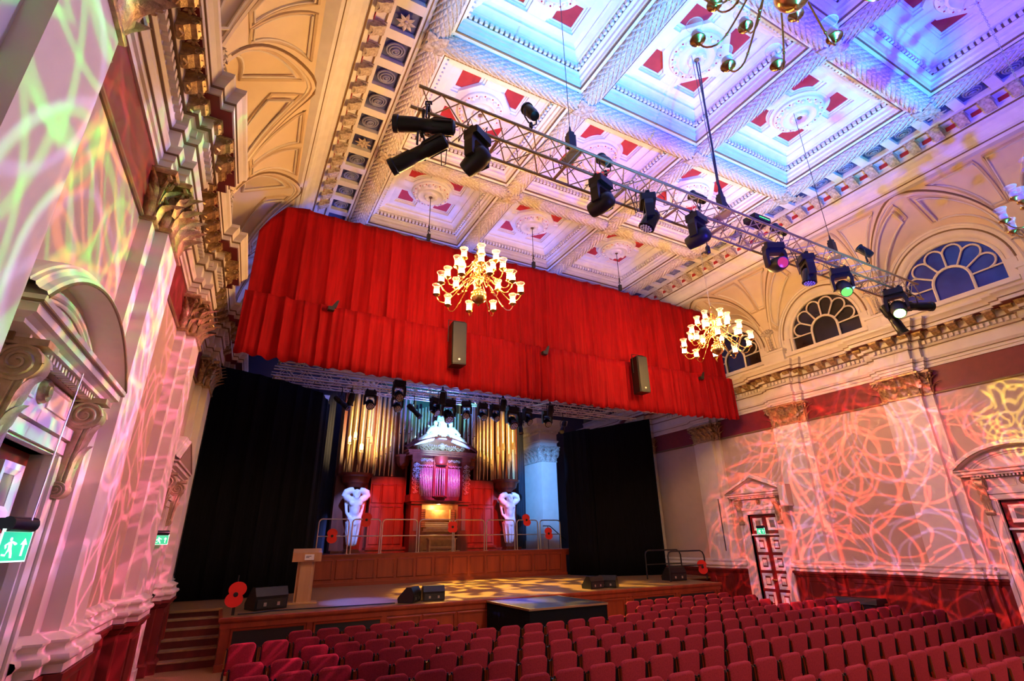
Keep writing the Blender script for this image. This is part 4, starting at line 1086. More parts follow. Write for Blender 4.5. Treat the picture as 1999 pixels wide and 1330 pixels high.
oo(MB().box(-.85, .85, fy-.15, fy+.5, 0, .03), 'pedal_base', 'consolewood')
BN = thing('organ_bench', 'low wooden organ bench in front of the console', 'bench', (XC, 22.0+fy-.25, OZ))
MB().box(-.62, .62, -.15, .15, .46, .51).obj('seat', 'consolewood', BN)
for sg in (-1, 1): MB().box(sg*.55-.03, sg*.55+.03, -.13, .13, 0, .46).obj('leg', 'consolewood', BN)
MB().box(-.55, .55, -.02, .02, .14, .2).obj('stretcher', 'consolewood', BN)

# ---- statues
def statue(name, label, parts, loc, vox=.022, mname='stone', scale=1, extra=None):
    mb = MB()
    for p in parts:
        if p[0] == 'b': mb.ball(p[1], *p[2], n=14, m=10)
        else: mb.tube(p[1], p[2], 10)
    o = mb.obj(name, mname, None); o.location = loc; o.scale = (scale,)*3
    md = o.modifiers.new('fuse', 'REMESH'); md.mode = 'VOXEL'; md.voxel_size = vox; md.use_smooth_shade = True
    sm = o.modifiers.new('soft', 'SMOOTH'); sm.factor = .5; sm.iterations = 3
    return tag(o, label, 'statue')
for sg, lab in ((-1, 'white stone male figure carrying the left organ turret'), (1, 'white stone male figure carrying the right organ turret')):
    parts = [('b', (0, -.13, 2.08), (.15, .16, .18)), ('b', (0, -.285, 2.05), (.028, .05, .06)), ('b', (0, -.23, 1.94), (.10, .08, .10)), ('b', (0, -.25, 2.13), (.11, .05, .03)), ('b', (-.10, -.22, 2.02), (.04, .05, .05)), ('b', (.10, -.22, 2.02), (.04, .05, .05)), ('t', [(0, 0, 1.95), (0, 0, 2.1)], [.10, .09]),
             ('t', [(0, .02, .98), (0, 0, 1.15), (0, -.02, 1.38), (0, -.02, 1.62), (0, 0, 1.82), (0, .02, 1.96)], [.20, .19, .20, .245, .27, .14]),
             ('b', (-.13, -.17, 1.70), (.14, .10, .11)), ('b', (.13, -.17, 1.70), (.14, .10, .11)), ('b', (0, -.16, 1.40), (.13, .09, .17)),
             ('t', [(-.22, 0, 1.84), (-.36, -.04, 1.93), (-.46, -.06, 2.02), (-.41, -.08, 2.13), (-.28, -.08, 2.19), (-.12, -.08, 2.22)], [.15, .14, .125, .13, .13, .12]),
             ('t', [(.22, 0, 1.84), (.36, -.04, 1.93), (.46, -.06, 2.02), (.41, -.08, 2.13), (.28, -.08, 2.19), (.12, -.08, 2.22)], [.15, .14, .125, .13, .13, .12]),
             ('t', [(0, 0, 1.10), (0, -.02, .95), (0, 0, .70), (0, .02, .40), (0, .03, .12)], [.24, .29, .24, .19, .15])]
    for k in range(9):     # cloth folds round the hips and hanging over both shoulders
        a = k*.7; parts.append(('t', [(.27*math.cos(a), .26*math.sin(a), 1.04-.03*k % .1), (.24*math.cos(a+.1), .24*math.sin(a+.1), .6), (.17*math.cos(a+.1), .17*math.sin(a), .16)], [.045, .035, .025]))
    for q in (-1, 1): parts.append(('t', [(q*.40, .10, 2.1), (q*.34, .10, 1.7), (q*.29, .06, 1.35), (q*.18, -.18, 1.12), (0, -.26, 1.06)], [.05, .065, .06, .06, .05]))
    for k in range(3): parts.append(('t', [(-.26, -.12, 1.14-.06*k), (0, -.30, 1.02-.06*k), (.26, -.12, 1.14-.06*k)], .04))
    st_ = statue('stone_figure', lab, parts, (XC+sg*3.47, 21.72, OZ+.14), .026)
    pd = tag(MB().box(-.28, .28, -.28, .40, 0, .05).box(-.24, .24, -.24, .36, .05, .14).obj('figure_plinth', 'organwood', None, loc=(XC+sg*3.47, 21.70, OZ)), f'dark plinth under the {"left" if sg < 0 else "right"} stone figure', 'plinth')
parts = [('b', (0, -.02, 1.13), (.075, .085, .10)), ('t', [(0, .01, .98), (0, 0, 1.08)], .05), ('t', [(0, 0, 0), (0, 0, .35), (0, 0, .62), (0, -.01, .80), (0, 0, .94), (0, .01, .99)], [.20, .17, .155, .15, .155, .08]),
         ('t', [(-.16, 0, .93), (-.20, -.04, .75), (-.12, -.14, .66), (.02, -.18, .70)], [.065, .06, .05, .045]), ('t', [(.16, 0, .93), (.22, -.04, .76), (.24, -.16, .74), (.20, -.22, .84)], [.065, .06, .05, .04]),
         ('t', [(.20, -.2, .62), (.30, -.22, .86)], [.05, .06]), ('t', [(.27, -.22, .80), (.30, -.22, 1.0)], [.025, .02])]
for k in range(10): a = k*.63; parts.append(('t', [(.13*math.cos(a), .13*math.sin(a), .85), (.16*math.cos(a+.15), .16*math.sin(a+.15), .45), (.20*math.cos(a), .20*math.sin(a), .02)], [.025, .035, .04]))
parts.append(('t', [(-.18, -.06, .9), (0, -.17, .62), (.18, -.08, .40)], [.05, .06, .05]))
statue('stone_muse', 'pale robed figure holding a lyre on top of the organ pediment', parts, (XC, 21.42, 6.74), .018, scale=1.12)
for sg, lab in ((-1, 'seated pale angel leaning on the left slope of the organ pediment'), (1, 'seated pale angel leaning on the right slope of the organ pediment')):
    P_ = lambda x, y, z: (sg*x, y, z)
    parts = [('b', P_(.36, -.02, .62), (.085, .085, .10)), ('t', [P_(.36, 0, .5), P_(.36, 0, .58)], .05), ('t', [P_(.42, 0, .12), P_(.40, 0, .28), P_(.37, 0, .45), P_(.36, 0, .52)], [.17, .14, .15, .08]),
             ('t', [P_(.44, 0, .12), P_(.66, -.05, .08), P_(.90, -.04, -.06), P_(1.16, 0, -.24)], [.16, .14, .11, .06]), ('t', [P_(.44, .05, .10), P_(.72, .05, .0), P_(1.02, .02, -.14)], [.14, .14, .10]),
             ('t', [P_(.25, 0, .46), P_(.20, -.06, .28), P_(.32, -.16, .22)], [.06, .055, .045]), ('t', [P_(.46, 0, .46), P_(.60, -.06, .34), P_(.70, -.12, .20)], [.07, .06, .05]),
             ('t', [P_(.42, .12, .30), P_(.52, .14, .44), P_(.58, .14, .56)], [.06, .07, .03])]
    for k in range(5): parts.append(('t', [P_(.46, -.12+.05*k, .18), P_(.75, -.12+.05*k, .06), P_(1.1, -.06+.03*k, -.20)], [.03, .035, .025]))
    statue('stone_angel', lab, parts, (XC-sg*.08, 21.36, 6.68), .018, scale=1.22)

# ================================================================== CHANDELIERS
stem = MB().lathe([(.02, .02), (.05, .06), (.02, .10)], 16)
prof_stem = [(.05, .44), (.07, .47), (.04, .52), (.06, .57), (.10, .62), (.11, .68), (.06, .74), (.045, .80), (.08, .86), (.085, .90), (.045, .96), (.04, 1.02), (.075, 1.09), (.075, 1.14), (.035, 1.20), (.035, 1.28), (.06, 1.33), (.06, 1.38), (.025, 1.43), (.015, 1.47)]
stem_m = MB().lathe(prof_stem, 16).mesh('stem', 'brass', True)
ball_m = MB().lathe([(.012, 0), (.03, .02), (.02, .045), (.05, .06)] + [(.18*math.cos(a), .24+.185*math.sin(a)) for a in [(-1.25+i*2.55/12) for i in range(13)]] + [(.05, .43), (.06, .45)], 24).mesh('ball', 'brass', True)
ring_m = MB().tube([(.05*math.cos(a), 0, 1.52+.05*math.sin(a)) for a in [2*PI*i/14 for i in range(14)]], .012, 6, True).mesh('hanging_ring', 'brass', True)
cup_m = MB().lathe([(.015, -.05), (.03, -.045), (.05, -.02), (.085, -.005), (.088, .005), (.06, .01), (.02, .01)], 14).mesh('cup', 'brass', True)
cup_dm = MB().lathe([(.015, -.05), (.03, -.045), (.05, -.02), (.085, -.005), (.088, .005), (.06, .01), (.02, .01)], 14).mesh('cup', 'darkbrass', True)
sh_prof = [(.062, .01), (.068, .06), (.066, .14), (.070, .19), (.088, .235), (.092, .245)]
shade_m = MB().rings([[(r*math.cos(2*PI*k/14), r*math.sin(2*PI*k/14), z) for k in range(14)] for r, z in sh_prof], True, False).mesh('glass_shade', 'lampglass', True)
rim_m = MB().tube([(.092*math.cos(a), .092*math.sin(a), .245) for a in [2*PI*i/14 for i in range(14)]], .005, 5, True).mesh('shade_rim', 'lampglass', True)
bulb_m = MB().lathe([(.045, .015), (.057, .03), (.058, .105), (.045, .125), (.02, .13)], 12).mesh('bulb', 'bulblit', True)
bulbo_m = MB().lathe([(.045, .015), (.057, .03), (.058, .105), (.045, .125), (.02, .13)], 12).mesh('bulb', 'frost', True)
tiers = [(10, .94, .30, .62, 0), (8, .70, .68, .86, .3), (6, .42, 1.06, 1.14, .1)]
arm_ms = {}
for mn in ('brass', 'darkbrass'):
    for ti, (n, R_, zc, za, _) in enumerate(tiers):
        pts = [(.04, 0, za), (.16*R_, 0, za+.05), (.34*R_, 0, za-.05), (.55*R_, 0, (za+zc)/2-.14), (.76*R_, 0, zc-.19), (.92*R_, 0, zc-.17), (R_, 0, zc-.05)]
        # smooth it
        sm = []
        for i in range(len(pts)-1):
            p0 = Vector(pts[max(0, i-1)]); p1 = Vector(pts[i]); p2 = Vector(pts[i+1]); p3 = Vector(pts[min(len(pts)-1, i+2)])
            for t in (0, .33, .66): sm.append(.5*((2*p1)+(p2-p0)*t+(2*p0-5*p1+4*p2-p3)*t*t+(3*p1-p0-3*p2+p3)*t**3))
        sm.append(Vector(pts[-1]))
        mb = MB().tube(sm, .011, 6); mb.ball(sm[7], .022, n=8, m=4); mb.ball(sm[11], .018, n=8, m=4)
        mb.tube([sm[2], sm[2]+Vector((.03, 0, .09)), sm[3]+Vector((.04, 0, .11)), sm[4]+Vector((0, 0, .05))], .008, 5)
        arm_ms[mn, ti] = mb.mesh('arm', mn, True)
chain_link = MB().tube([(.014*math.cos(a), 0, .03*math.sin(a)) for a in [2*PI*i/8 for i in range(8)]], .004, 4, True).mesh('chain_link', 'steel')
def chandelier(loc, lit, label):
    t = thing('chandelier', label, 'chandelier', loc, .13, 'brass chandeliers hanging from the coffers')
    mn = 'brass' if lit else 'darkbrass'
    ob('ball', ball_m, t); ob('stem', stem_m, t); ob('hanging_ring', ring_m, t)
    for ti, (n, R_, zc, za, ph) in enumerate(tiers):
        for k in range(n):
            a = 2*PI*k/n+ph
            A = ob('arm', arm_ms[mn, ti], t, rot=(0, 0, a))
            for nm, me in (('cup', cup_m if lit else cup_dm), ('bulb', bulb_m if lit else bulbo_m), ('glass_shade', shade_m), ('shade_rim', rim_m)): ob(nm, me, A, loc=(R_, 0, zc))
    ch = MB(); ztop = 12.80-loc[2]
    z = 1.59; k = 0
    while z < ztop:
        cl = [(.015*math.cos(a), 0, .036*math.sin(a)) for a in [2*PI*i/6 for i in range(6)]]
        ch.tube([(p[0]*(k % 2), p[0]*(1-k % 2), z+p[2]) for p in cl], .005, 4, True); z += .056; k += 1
    c = ch.obj('chain', 'steel', t); c['kind'] = 'stuff'
    return t
XA, XB = (CX[0]+CX[1])/2, (CX[2]+CX[3])/2
chandelier((XA, BAYC[2], 7.31), True, 'lit brass chandelier in front of the centre of the red pelmet')
chandelier((XB, BAYC[2], 7.31), True, 'lit brass chandelier near the right wall windows')
chandelier((XA, BAYC[0]+.04, 7.31), False, 'unlit brass chandelier cut off by the top edge of the photo')
chandelier((XB, BAYC[0]+.04, 7.31), False, 'unlit chandelier at the right edge of the photo')

# ================================================================== FRONT LIGHTING TRUSS
cht = {}
def truss(name, label, xa, xb, yf, yb, zb, zt, rch, rbr, step, m='aluminium'):
    t = thing(name, label, 'truss', ((xa+xb)/2, (yf+yb)/2, zb))
    o = Vector(((xa+xb)/2, (yf+yb)/2, zb))
    key = (m, rch)
    if key not in cht: cht[key] = unit_tube('chord', rch, m, 10)
    if (m, rbr) not in cht: cht[m, rbr] = unit_tube('brace', rbr, m, 6)
    for y in (yf, yb):
        for z in (zb, zt): bar('chord', cht[key], Vector((xa, y, z))-o, Vector((xb, y, z))-o, t)
    n = round((xb-xa)/step)
    for k in range(n):
        x0 = xa+(xb-xa)*k/n+.04; x1 = xa+(xb-xa)*(k+1)/n+.04 if k < n-1 else xb-.02; xm = (x0+x1)/2
        for (p0, p1) in (((yf, zb), (yf, zt)), ((yb, zb), (yb, zt)), ((yf, zb), (yb, zb)), ((yf, zt), (yb, zt))):
            a = Vector((x0, *p0))-o; b = Vector((xm, *p1))-o; c = Vector((x1, *p0))-o
            bar('brace', cht[m, rbr], a, b, t); bar('brace', cht[m, rbr], b, c, t)
        if k % 2 == 0: bar('cross_bar', cht[key], Vector((x0, yf, zb))-o, Vector((x0, yb, zb))-o, t)
    return t
TF, TBk, TZ0, TZ1 = 5.20, 5.60, 7.96, 8.38
truss('lighting_truss', 'long aluminium box truss hanging across the front of the hall', 1.42, 14.6, TF, TBk, TZ0, TZ1, .025, .010, .60)

# fixtures -------------------------------------------------------------------------------------------------
mh = {}
mh['base'] = MB().prism(rrect(.36, .26, .04), -.15, -.03, lambda a, b, c: (a, b, c)).box(-.12, .12, -.09, .09, -.17, -.14).mesh('base', 'black')
mh['clamp'] = MB().box(-.03, .03, -.03, .03, -.04, .05).tube([(0, -.035, .03), (0, 0, .065), (0, .035, .03)], .012, 6).mesh('clamp', 'blackmetal')
mh['yoke'] = MB().prism([(-.19, -.16), (.19, -.16), (.21, -.26), (.20, -.50), (.155, -.50), (.15, -.28), (.12, -.23), (-.12, -.23), (-.15, -.28), (-.155, -.50), (-.20, -.50), (-.21, -.26)], -.07, .07, lambda a, b, c: (a, c, b)).mesh('yoke', 'black')
hd = MB().lathe([(.03, .20), (.09, .19), (.135, .14), (.15, .04), (.148, -.06), (.135, -.14), (.125, -.20), (.118, -.225), (.09, -.215)], 18)
mh['head'] = hd.mesh('head', 'black', True)
hb = MB().lathe([(.04, .17), (.11, .16), (.135, .10), (.13, -.02), (.135, -.10), (.14, -.16), (.125, -.17)], 18)
mh['headb'] = hb.mesh('head', 'blackgloss', True)
for k in ('lensdark', 'lensgreen', 'lensgreensoft', 'lensred'): mh[k] = MB().lathe([(.105, -.222), (.07, -.235), (.02, -.24)], 16).mesh('lens', k, True)
mh['leds'] = MB()
led = MB()
for r, n in ((0, 1), (.045, 6), (.09, 12)):
    for k in range(n):
        a = 2*PI*k/n; led.lathe([(.018, -.172), (.016, -.182), (.004, -.185)], 8, None, r*math.cos(a), r*math.sin(a))
mh['leds'] = led.mesh('led_lenses', 'frost')
def moving_head(loc, pan, tilt_, label, lens='lensdark', wash=False, grp='moving head lamps under the front truss', s=1.0):
    t = thing('moving_head_lamp', label, 'stage light', loc, pan, grp)
    t.scale = (s, s, s)
    ob('clamp', mh['clamp'], t, loc=(-.12, 0, -.01)); ob('clamp', mh['clamp'], t, loc=(.12, 0, -.01)); ob('base', mh['base'], t); ob('yoke', mh['yoke'], t)
    h = ob('head', mh['headb' if wash else 'head'], t, loc=(0, 0, -.47), rot=(tilt_, 0, 0))
    if wash: ob('led_lenses', mh['leds'], h)
    else: ob('lens', mh[lens], h)
    return t
def mk_profile(l=.62, r=.085):
    mb = MB().lathe([(r*.55, .30*l/.62), (r, .28*l/.62), (r*1.05, .05), (r*.9, .03), (r*.9, -.10), (r*1.0, -.11), (r*1.0, -.30), (r*1.12, -.31), (r*1.12, -.36)], 14)
    for k in range(8):
        a = 2*PI*k/8; mb.box(r*.95, r*1.12, -.008, .008, .06, .26) if k == 0 else mb.add(*(lambda q: (q.v, q.f))(MB().box(r*.95, r*1.12, -.008, .008, .06, .26).xf(Matrix.Rotation(a, 4, 'Z'))))
    return mb
pf = {'body': mk_profile().mesh('barrel', 'blackmetal', True), 'lens': MB().lathe([(.09, -.355), (.06, -.365), (.01, -.368)], 14).mesh('lens', 'lensdark', True),
      'yoke': MB().tube([(-.12, 0, 0), (-.12, 0, .17), (-.05, 0, .24), (.05, 0, .24), (.12, 0, .17), (.12, 0, 0)], .012, 6).mesh('yoke', 'black', True),
      'hook': MB().box(-.02, .02, -.02, .02, .22, .30).tube([(0, -.03, .30), (0, -.03, .345), (0, .03, .345), (0, .03, .31)], .012, 6).mesh('hook_clamp', 'blackmetal')}
def profile_spot(loc, aimv, label, grp='profile spotlights on the front truss'):
    t = thing('profile_spotlight', label, 'stage light', loc, math.atan2(aimv[0], -aimv[1]) if abs(aimv[0])+abs(aimv[1]) > 1e-6 else 0, grp)
    if grp[0] == 'p': t.scale = (1.25,)*3
    ob('yoke', pf['yoke'], t); ob('hook_clamp', pf['hook'], t)
    hx = math.hypot(aimv[0], aimv[1]); ti = math.atan2(hx, -aimv[2])
    b = ob('barrel', pf['body'], t, rot=(-ti, 0, 0)); ob('lens', pf['lens'], b)
    top = (7.29 if loc[1] > 10 else 7.96)-loc[2]
    if top > .36*t.scale[0]: MB().tube([(0, 0, .30), (0, 0, top/t.scale[0])], .016, 6).obj('drop_rod', 'black', t)
    return t
pcn = {'can': MB().lathe([(.03, .20), (.075, .19), (.085, .12), (.09, .10), (.09, -.12), (.105, -.13), (.105, -.16), (.092, -.16), (.085, -.10)], 16).mesh('can', 'blackmetal', True), 'lens': MB().lathe([(.088, -.105), (.04, -.12), (.01, -.122)], 14).mesh('lens', 'lensdark', True)}
def par_can(loc, rz, ti, label, grp, up=False, s=1.0):
    t = thing('par_can', label, 'stage light', loc, rz, grp); t.scale = (s, s, s)
    fl_ = (PI, 0, 0) if up else (0, 0, 0)
    ob('yoke', pf['yoke'], t, rot=fl_); ob('hook_clamp', pf['hook'], t, rot=fl_)
    b = ob('can', pcn['can'], t, rot=(ti, 0, 0)); ob('lens', pcn['lens'], b)
    return t
G1 = 'moving head lamps under the front truss'
moving_head((2.32, TF+.02, 7.93), .5, 1.15, 'big black moving head lamp, first from the left under the front truss', s=1.0)
moving_head((4.52, TF+.02, 7.93), .3, 1.45, 'big black moving head lamp between the wash lamp and the hoist of the front truss')
moving_head((5.52, TF+.02, 7.93), .9, .5, 'black wash lamp with honeycomb of lenses near the middle of the front truss', wash=True)
moving_head((6.68, TF+.02, 7.93), .2, 1.45, 'black moving head lamp right of the green glowing wash lamp')
moving_head((8.82, TF+.02, 7.93), -.5, -1.25, 'black moving head lamp with a dim red lens', 'lensred')
moving_head((9.85, TF+.02, 7.93), .9, .2, 'black wash lamp hanging straight down right of the red lensed lamp', wash=True)
moving_head((11.05, TF+.02, 7.93), -.9, -.75, 'moving head lamp with a soft green lens', 'lensgreensoft')
moving_head((13.2, TF+.02, 7.93), -1.2, -.75, 'moving head lamp shining bright green at the right end of the truss', 'lensgreen', s=1.1)
profile_spot((1.55, TF-.06, 7.66), (-.86, .40, .06), 'upper black profile spotlight at the left end of the truss')
profile_spot((1.50, TF-.02, 7.22), (-.70, .56, -.40), 'lower black profile spotlight at the left end of the truss')
profile_spot((13.95, TF, 7.62), (.86, -.48, -.02), 'black profile spotlight sticking out of the right end of the truss')
profile_spot((13.35, TF+.25, 7.3), (.15, -.2, -.9), 'black profile spotlight hanging beside the bright green lamp')
for x, rz, ti, lab in ((3.22, .2, 2.6, 'black par lamp standing on the truss above the first moving head'), (4.95, 0, 2.5, 'blue lit par lamp behind the truss right of the left hoist'), (7.25, .4, 2.4, 'par lamp on the truss left of the green lit splitter box'), (9.75, .1, 2.5, 'par lamp standing above the down hanging wash lamp'), (12.4, .5, 2.5, 'par lamp standing on the truss left of the bright green lamp')):
    par_can((x, TF if x in (3.22, 12.4) else TBk-.05, TZ1+.37), rz, ti, lab, 'par lamps standing on the front truss', True)
# hoists and wires
def hoist(x, ztop, lab):
    t = thing('chain_hoist', lab, 'hoist', (x, (TF+TBk)/2, TZ1+.03))
    MB().box(-.07, .07, -.06, .06, .16, .42).box(-.05, .05, -.05, .05, .42, .48).obj('motor', 'blackmetal', t)
    MB().tube([(0, 0, 0), (0, 0, .16)], .02, 8).obj('hook', 'steel', t); MB().tube([(0, 0, .48), (0, 0, .62)], [.03, .012], 8).obj('chain_guide', 'blackmetal', t)
    MB().tube([(0, 0, .6), (0, 0, ztop-TZ1-.03)], .006, 6).obj('wire', 'blackmetal', t)
    MB().box(-.10, .10, -.20, .20, -.03, .01).obj('bracket', 'aluminium', t)
hoist(4.12, 12.78, 'black chain hoist holding the left part of the front truss')
hoist(11.45, 12.78, 'black chain hoist holding the right part of the front truss')
hoist(7.75, 12.78, 'chain hoist beside the thick cable at the middle of the truss')
cb = MB(); 
for dx in (-.012, .012): cb.tube([(XC+dx*4, BAYC[1], 12.76), (XC-.05+dx, BAYC[1]+.0, 11.5), (XC-.12+dx, BAYC[1]-.02, 10.2), (XC-.18+dx*2, BAYC[1]-.02, 9.2), (XC-.10, BAYC[1]-.05, 8.75), (XC-.05, TF+.1, 8.42)], .014, 6)
tag(cb.obj('cable_loom', 'loom', None, True), 'thick dark cable dropping from a ceiling rosette to the truss', 'cable')
bx_ = thing('splitter_box', 'small black splitter box with green lights on the truss', 'box', (8.62, TF+.1, TZ1+.03))
MB().box(-.24, .24, -.14, .14, 0, .11).obj('body', 'blackmetal', bx_)
for k in range(8): MB().box(-.10+k*.04, -.085+k*.04, -.145, -.14, .05, .065).obj('led', 'greenled', bx_)
for k in range(6): MB().tube([(-.10+k*.05, 0, .11), (-.10+k*.05, 0, .17)], .008, 5).obj('connector', 'black', bx_)
rr = random.Random(3)
for k in range(14):
    x0 = 1.9+k*.86; x1 = x0+rr.uniform(.5, 1.3); pts = []
    for i in range(9):
        t = i/8; pts.append((x0+(x1-x0)*t, rr.uniform(TF+.02, TBk), TZ0+.12+rr.uniform(-.10, .12)+(.06 if i % 3 else -.05)))
    tag(MB().tube(pts, .008, 5).obj('truss_cable', 'black', None, True), f'thin black cable tangled inside the front truss, {ORDN(k+1)} from the left', 'cable', 'black cables looped through the front truss')
for xx, zz, pos in ((1.72, 7.1, 'beside the two left profile spotlights'), (5.1, 7.45, 'left of the honeycomb wash lamp'), (9.35, 7.35, 'between red lensed lamp and wash lamp')):
    tag(MB().tube([(xx, TF, 7.93), (xx+.03, TF-.03, 7.7), (xx+.06, TF-.04, zz), (xx+.12, TF-.02, zz+.06), (xx+.16, TF, 7.92)], .007, 5).obj('truss_cable', 'black', None, True), f'black cable looping below the front truss {pos}', 'cable', 'cable loops below the front truss')
hl = thing('work_lamp', 'tiny clamp lamp dangling below the truss near the right row of ceiling brackets', 'lamp', (7.35, TBk, 7.92))
MB().tube([(0, 0, 0), (0, 0, -.22)], .012, 6).obj('rod', 'black', hl); MB().box(-.08, .08, -.05, .05, -.06, 0).obj('clamp', 'black', hl); MB().lathe([(.03, -.40), (.045, -.38), (.045, -.26), (.02, -.22)], 10).obj('head', 'black', hl)

# ================================================================== STAGE RIG
RZ = 7.28
for i, (y, lab) in enumerate(((14.7, 'dark truss just behind the red valance'), (16.55, 'middle stage truss carrying the row of lamps'), (18.3, 'rear stage truss above the organ railing'))):
    truss('stage_truss', lab, .6, 14.9, y-.15, y+.15, RZ+(-.12, 0, .32)[i], RZ+.30+(-.12, 0, .32)[i], .024, .009, .6, 'steel')
for qi, x in enumerate((1.2, 5.0, 11.0, 14.4)):
    tag(MB().tube([(x, 14.2, RZ+.1), (x, 20.5, RZ+.9)], .03, 8).obj('rig_tube', 'steel', None), f'steel tube running back across the stage trusses, {ORDN(qi+1)} from the left', 'tube', 'steel tubes linking the stage trusses')
# slatted reflector panels over the stage
nsl = 0
for i in range(10):
    y = 18.6+i*.36
    CN = thing('reflector_panel', f'pale slatted reflector strip over the stage, {ORDN(i+1)} from the front', 'ceiling panel', (XC, y, 8.2+i*.16))
    for k in range(22):
        x = -5.0+k*.46+(.23 if i % 2 else 0)
        ob('slat', cht.setdefault('slat', MB().box(-.21, .21, -.09, .09, 0, .03).mesh('slat', 'greywall')), CN, loc=(x, 0, 0), rot=(.5, 0, 0))
    MB().box(-5.3, 5.3, -.02, .02, .05, .09).obj('bearer', 'steel', CN)
    for wx in (-4, 4): MB().tube([(wx, 0, .05), (wx, 0, 12.5-8.2-i*.16)], .008, 5).obj('hanging_wire', 'steel', CN)
G2 = 'lamps hanging under the stage trusses'
RL = [(3.02, 7.16, 'p', .5), (3.64, 6.83, 'm', 0), (4.56, 6.88, 'm', 0), (4.67, 7.72, 'm', 0), (5.91, 6.88, 'm', .5), (6.42, 7.19, 'M', 0), (6.29, 7.67, 'p', 0), (7.12, 6.84, 'm', -.5), (7.77, 6.87, 'm', 0), (8.28, 6.89, 'm', .2), (8.77, 7.76, 'p', 0), (9.02, 7.27, 'M', 0), (9.68, 6.91, 'm', .3), (10.57, 7.18, 'm', -.2), (10.92, 7.69, 'p', 0)]
for i, (x, z, k, rz) in enumerate(RL):
    lab = f'black {"par" if k == "p" else "wash"} lamp under the stage rig, {ORDN(i+1)} from the left'
    zz = z; yl = 16.70
    if z > 7.6: x *= 14.7/16.8; yl = 14.86; zz = 6.72
    if k == 'p': par_can((x, yl, min(zz, RZ-.42)), rz, .25, lab, G2, s=1.15)
    else: moving_head((x, yl, min(zz+.42, RZ-.02)), rz, -.9 if k == 'm' else -.7, lab, 'lensdark', True, G2, 1.0 if k == 'm' else 1.3)
profile_spot((5.15, 16.70, 6.72), (.42, -.35, -.55), 'long black spotlight slanting in front of the green lit organ pipes', G2)
profile_spot((2.72, 16.70, 6.75), (.45, -.4, -.5), 'yellow edged spotlight beside the left black drape top', G2)
profile_spot((9.36, 16.70, 6.55), (-.15, -.35, -.8), 'spotlight with a yellow rim left of the white pier', G2)
profile_spot((11.32, 16.70, 6.70), (-.45, -.35, -.6), 'yellow rimmed spotlight beside the right black drape', G2)
# pelmet hoists
for x, lab in ((XA, 'left'), (XC, 'middle'), (XB, 'right')):
    t = thing('pelmet_hoist', f'{lab} chain and hook holding the red pelmet from a ceiling rosette', 'hoist', (x, BAYC[3], 11.2))
    MB().tube([(0, 0, .5), (0, 0, 1.6)], .012, 6).obj('wire', 'blackmetal', t); MB().box(-.05, .05, -.05, .05, .0, .22).obj('block', 'black', t)
    MB().tube([(.03*math.cos(a), 0, .32+.06*math.sin(a)) for a in [i*.6 for i in range(9)]], .016, 6).obj('hook', 'black', t); MB().tube([(0, 0, .36), (0, 0, .52)], .025, 6).obj('shackle', 'black', t)
# loudspeakers on the pelmet
for x, z, lab, w_ in ((5.0, 7.0, 'tall black loudspeaker hanging in front of the middle of the red valance', .42), (11.7, 7.02, 'tall black loudspeaker hanging near the right end of the red valance', .40)):
    t = thing('column_loudspeaker', lab, 'loudspeaker', (x, PY-.60, z), -.10, 'loudspeakers hung on the pelmet')
    MB().prism([(-w_/2, .20), (-w_/2, -.16), (-w_/2+.03, -.20), (w_/2-.03, -.20), (w_/2, -.16), (w_/2*.7, .20)], 0, 1.26, idf).obj('cabinet', 'blackmetal', t)
    MB().box(-w_/2+.02, w_/2-.02, -.212, -.20, .03, 1.23).obj('grille', 'black', t)
    MB().tube([(-w_/2-.07, .0, .7), (-w_/2-.07, .0, 1.36), (w_/2, .0, 1.36)], .014, 6).obj('bracket', 'blackmetal', t)
    MB().lathe([(.03, 0), (.03, .006), (.01, .008)], 12, lambda a, b, z: (a, -.213-z, .14+b)).obj('badge', 'steel', t)
for x, z, lab in ((1.57, 8.17, 'small black lamp poking out between pelmet and valance on the left'), (8.02, 7.98, 'small black bracket on the valance between the two loudspeakers'), (14.9, 8.08, 'small black lamp poking out of the valance near the right end')):
    t = thing('pelmet_lamp', lab, 'lamp', (x, PY-.42, z))
    MB().box(-.10, .06, -.06, .08, -.10, .0).obj('body', 'black', t); MB().prism([(-.02, .0), (.10, -.02), (.16, .22), (.10, .20)], -.02, .02, lambda a, b, c: (a, c, b)).obj('flap', 'black', t)

# ================================================================== STAGE PROPS
# black platform in front of the stage
t = thing('black_platform', 'low square platform with shiny dark top and black skirt in front of the stage', 'platform', (7.75, 12.75, 0))
MB().box(-1.12, 1.12, -1.17, 1.13, .90, .985).obj('deck', 'platformtop', t)
MB().sweep([(-1.12, -1.17), (-1.12, 1.13), (1.12, 1.13), (1.12, -1.17)], [(0, .985), (-.0, .985), (.03, .985), (.03, .965), (.03, .94)], idf, True).obj('deck_edge', 'aluminium', t)
for a, b in (((-1.13, -1.18), (1.13, -1.18)), ((1.13, -1.18), (1.13, 1.13)), ((-1.13, 1.13), (-1.13, -1.18))):
    dd = drape('skirt', [a, b], lambda s: .93, lambda s: .01, 'cloth', .012, 3.0, 2, 60, 5, thick=.006, parent=t)
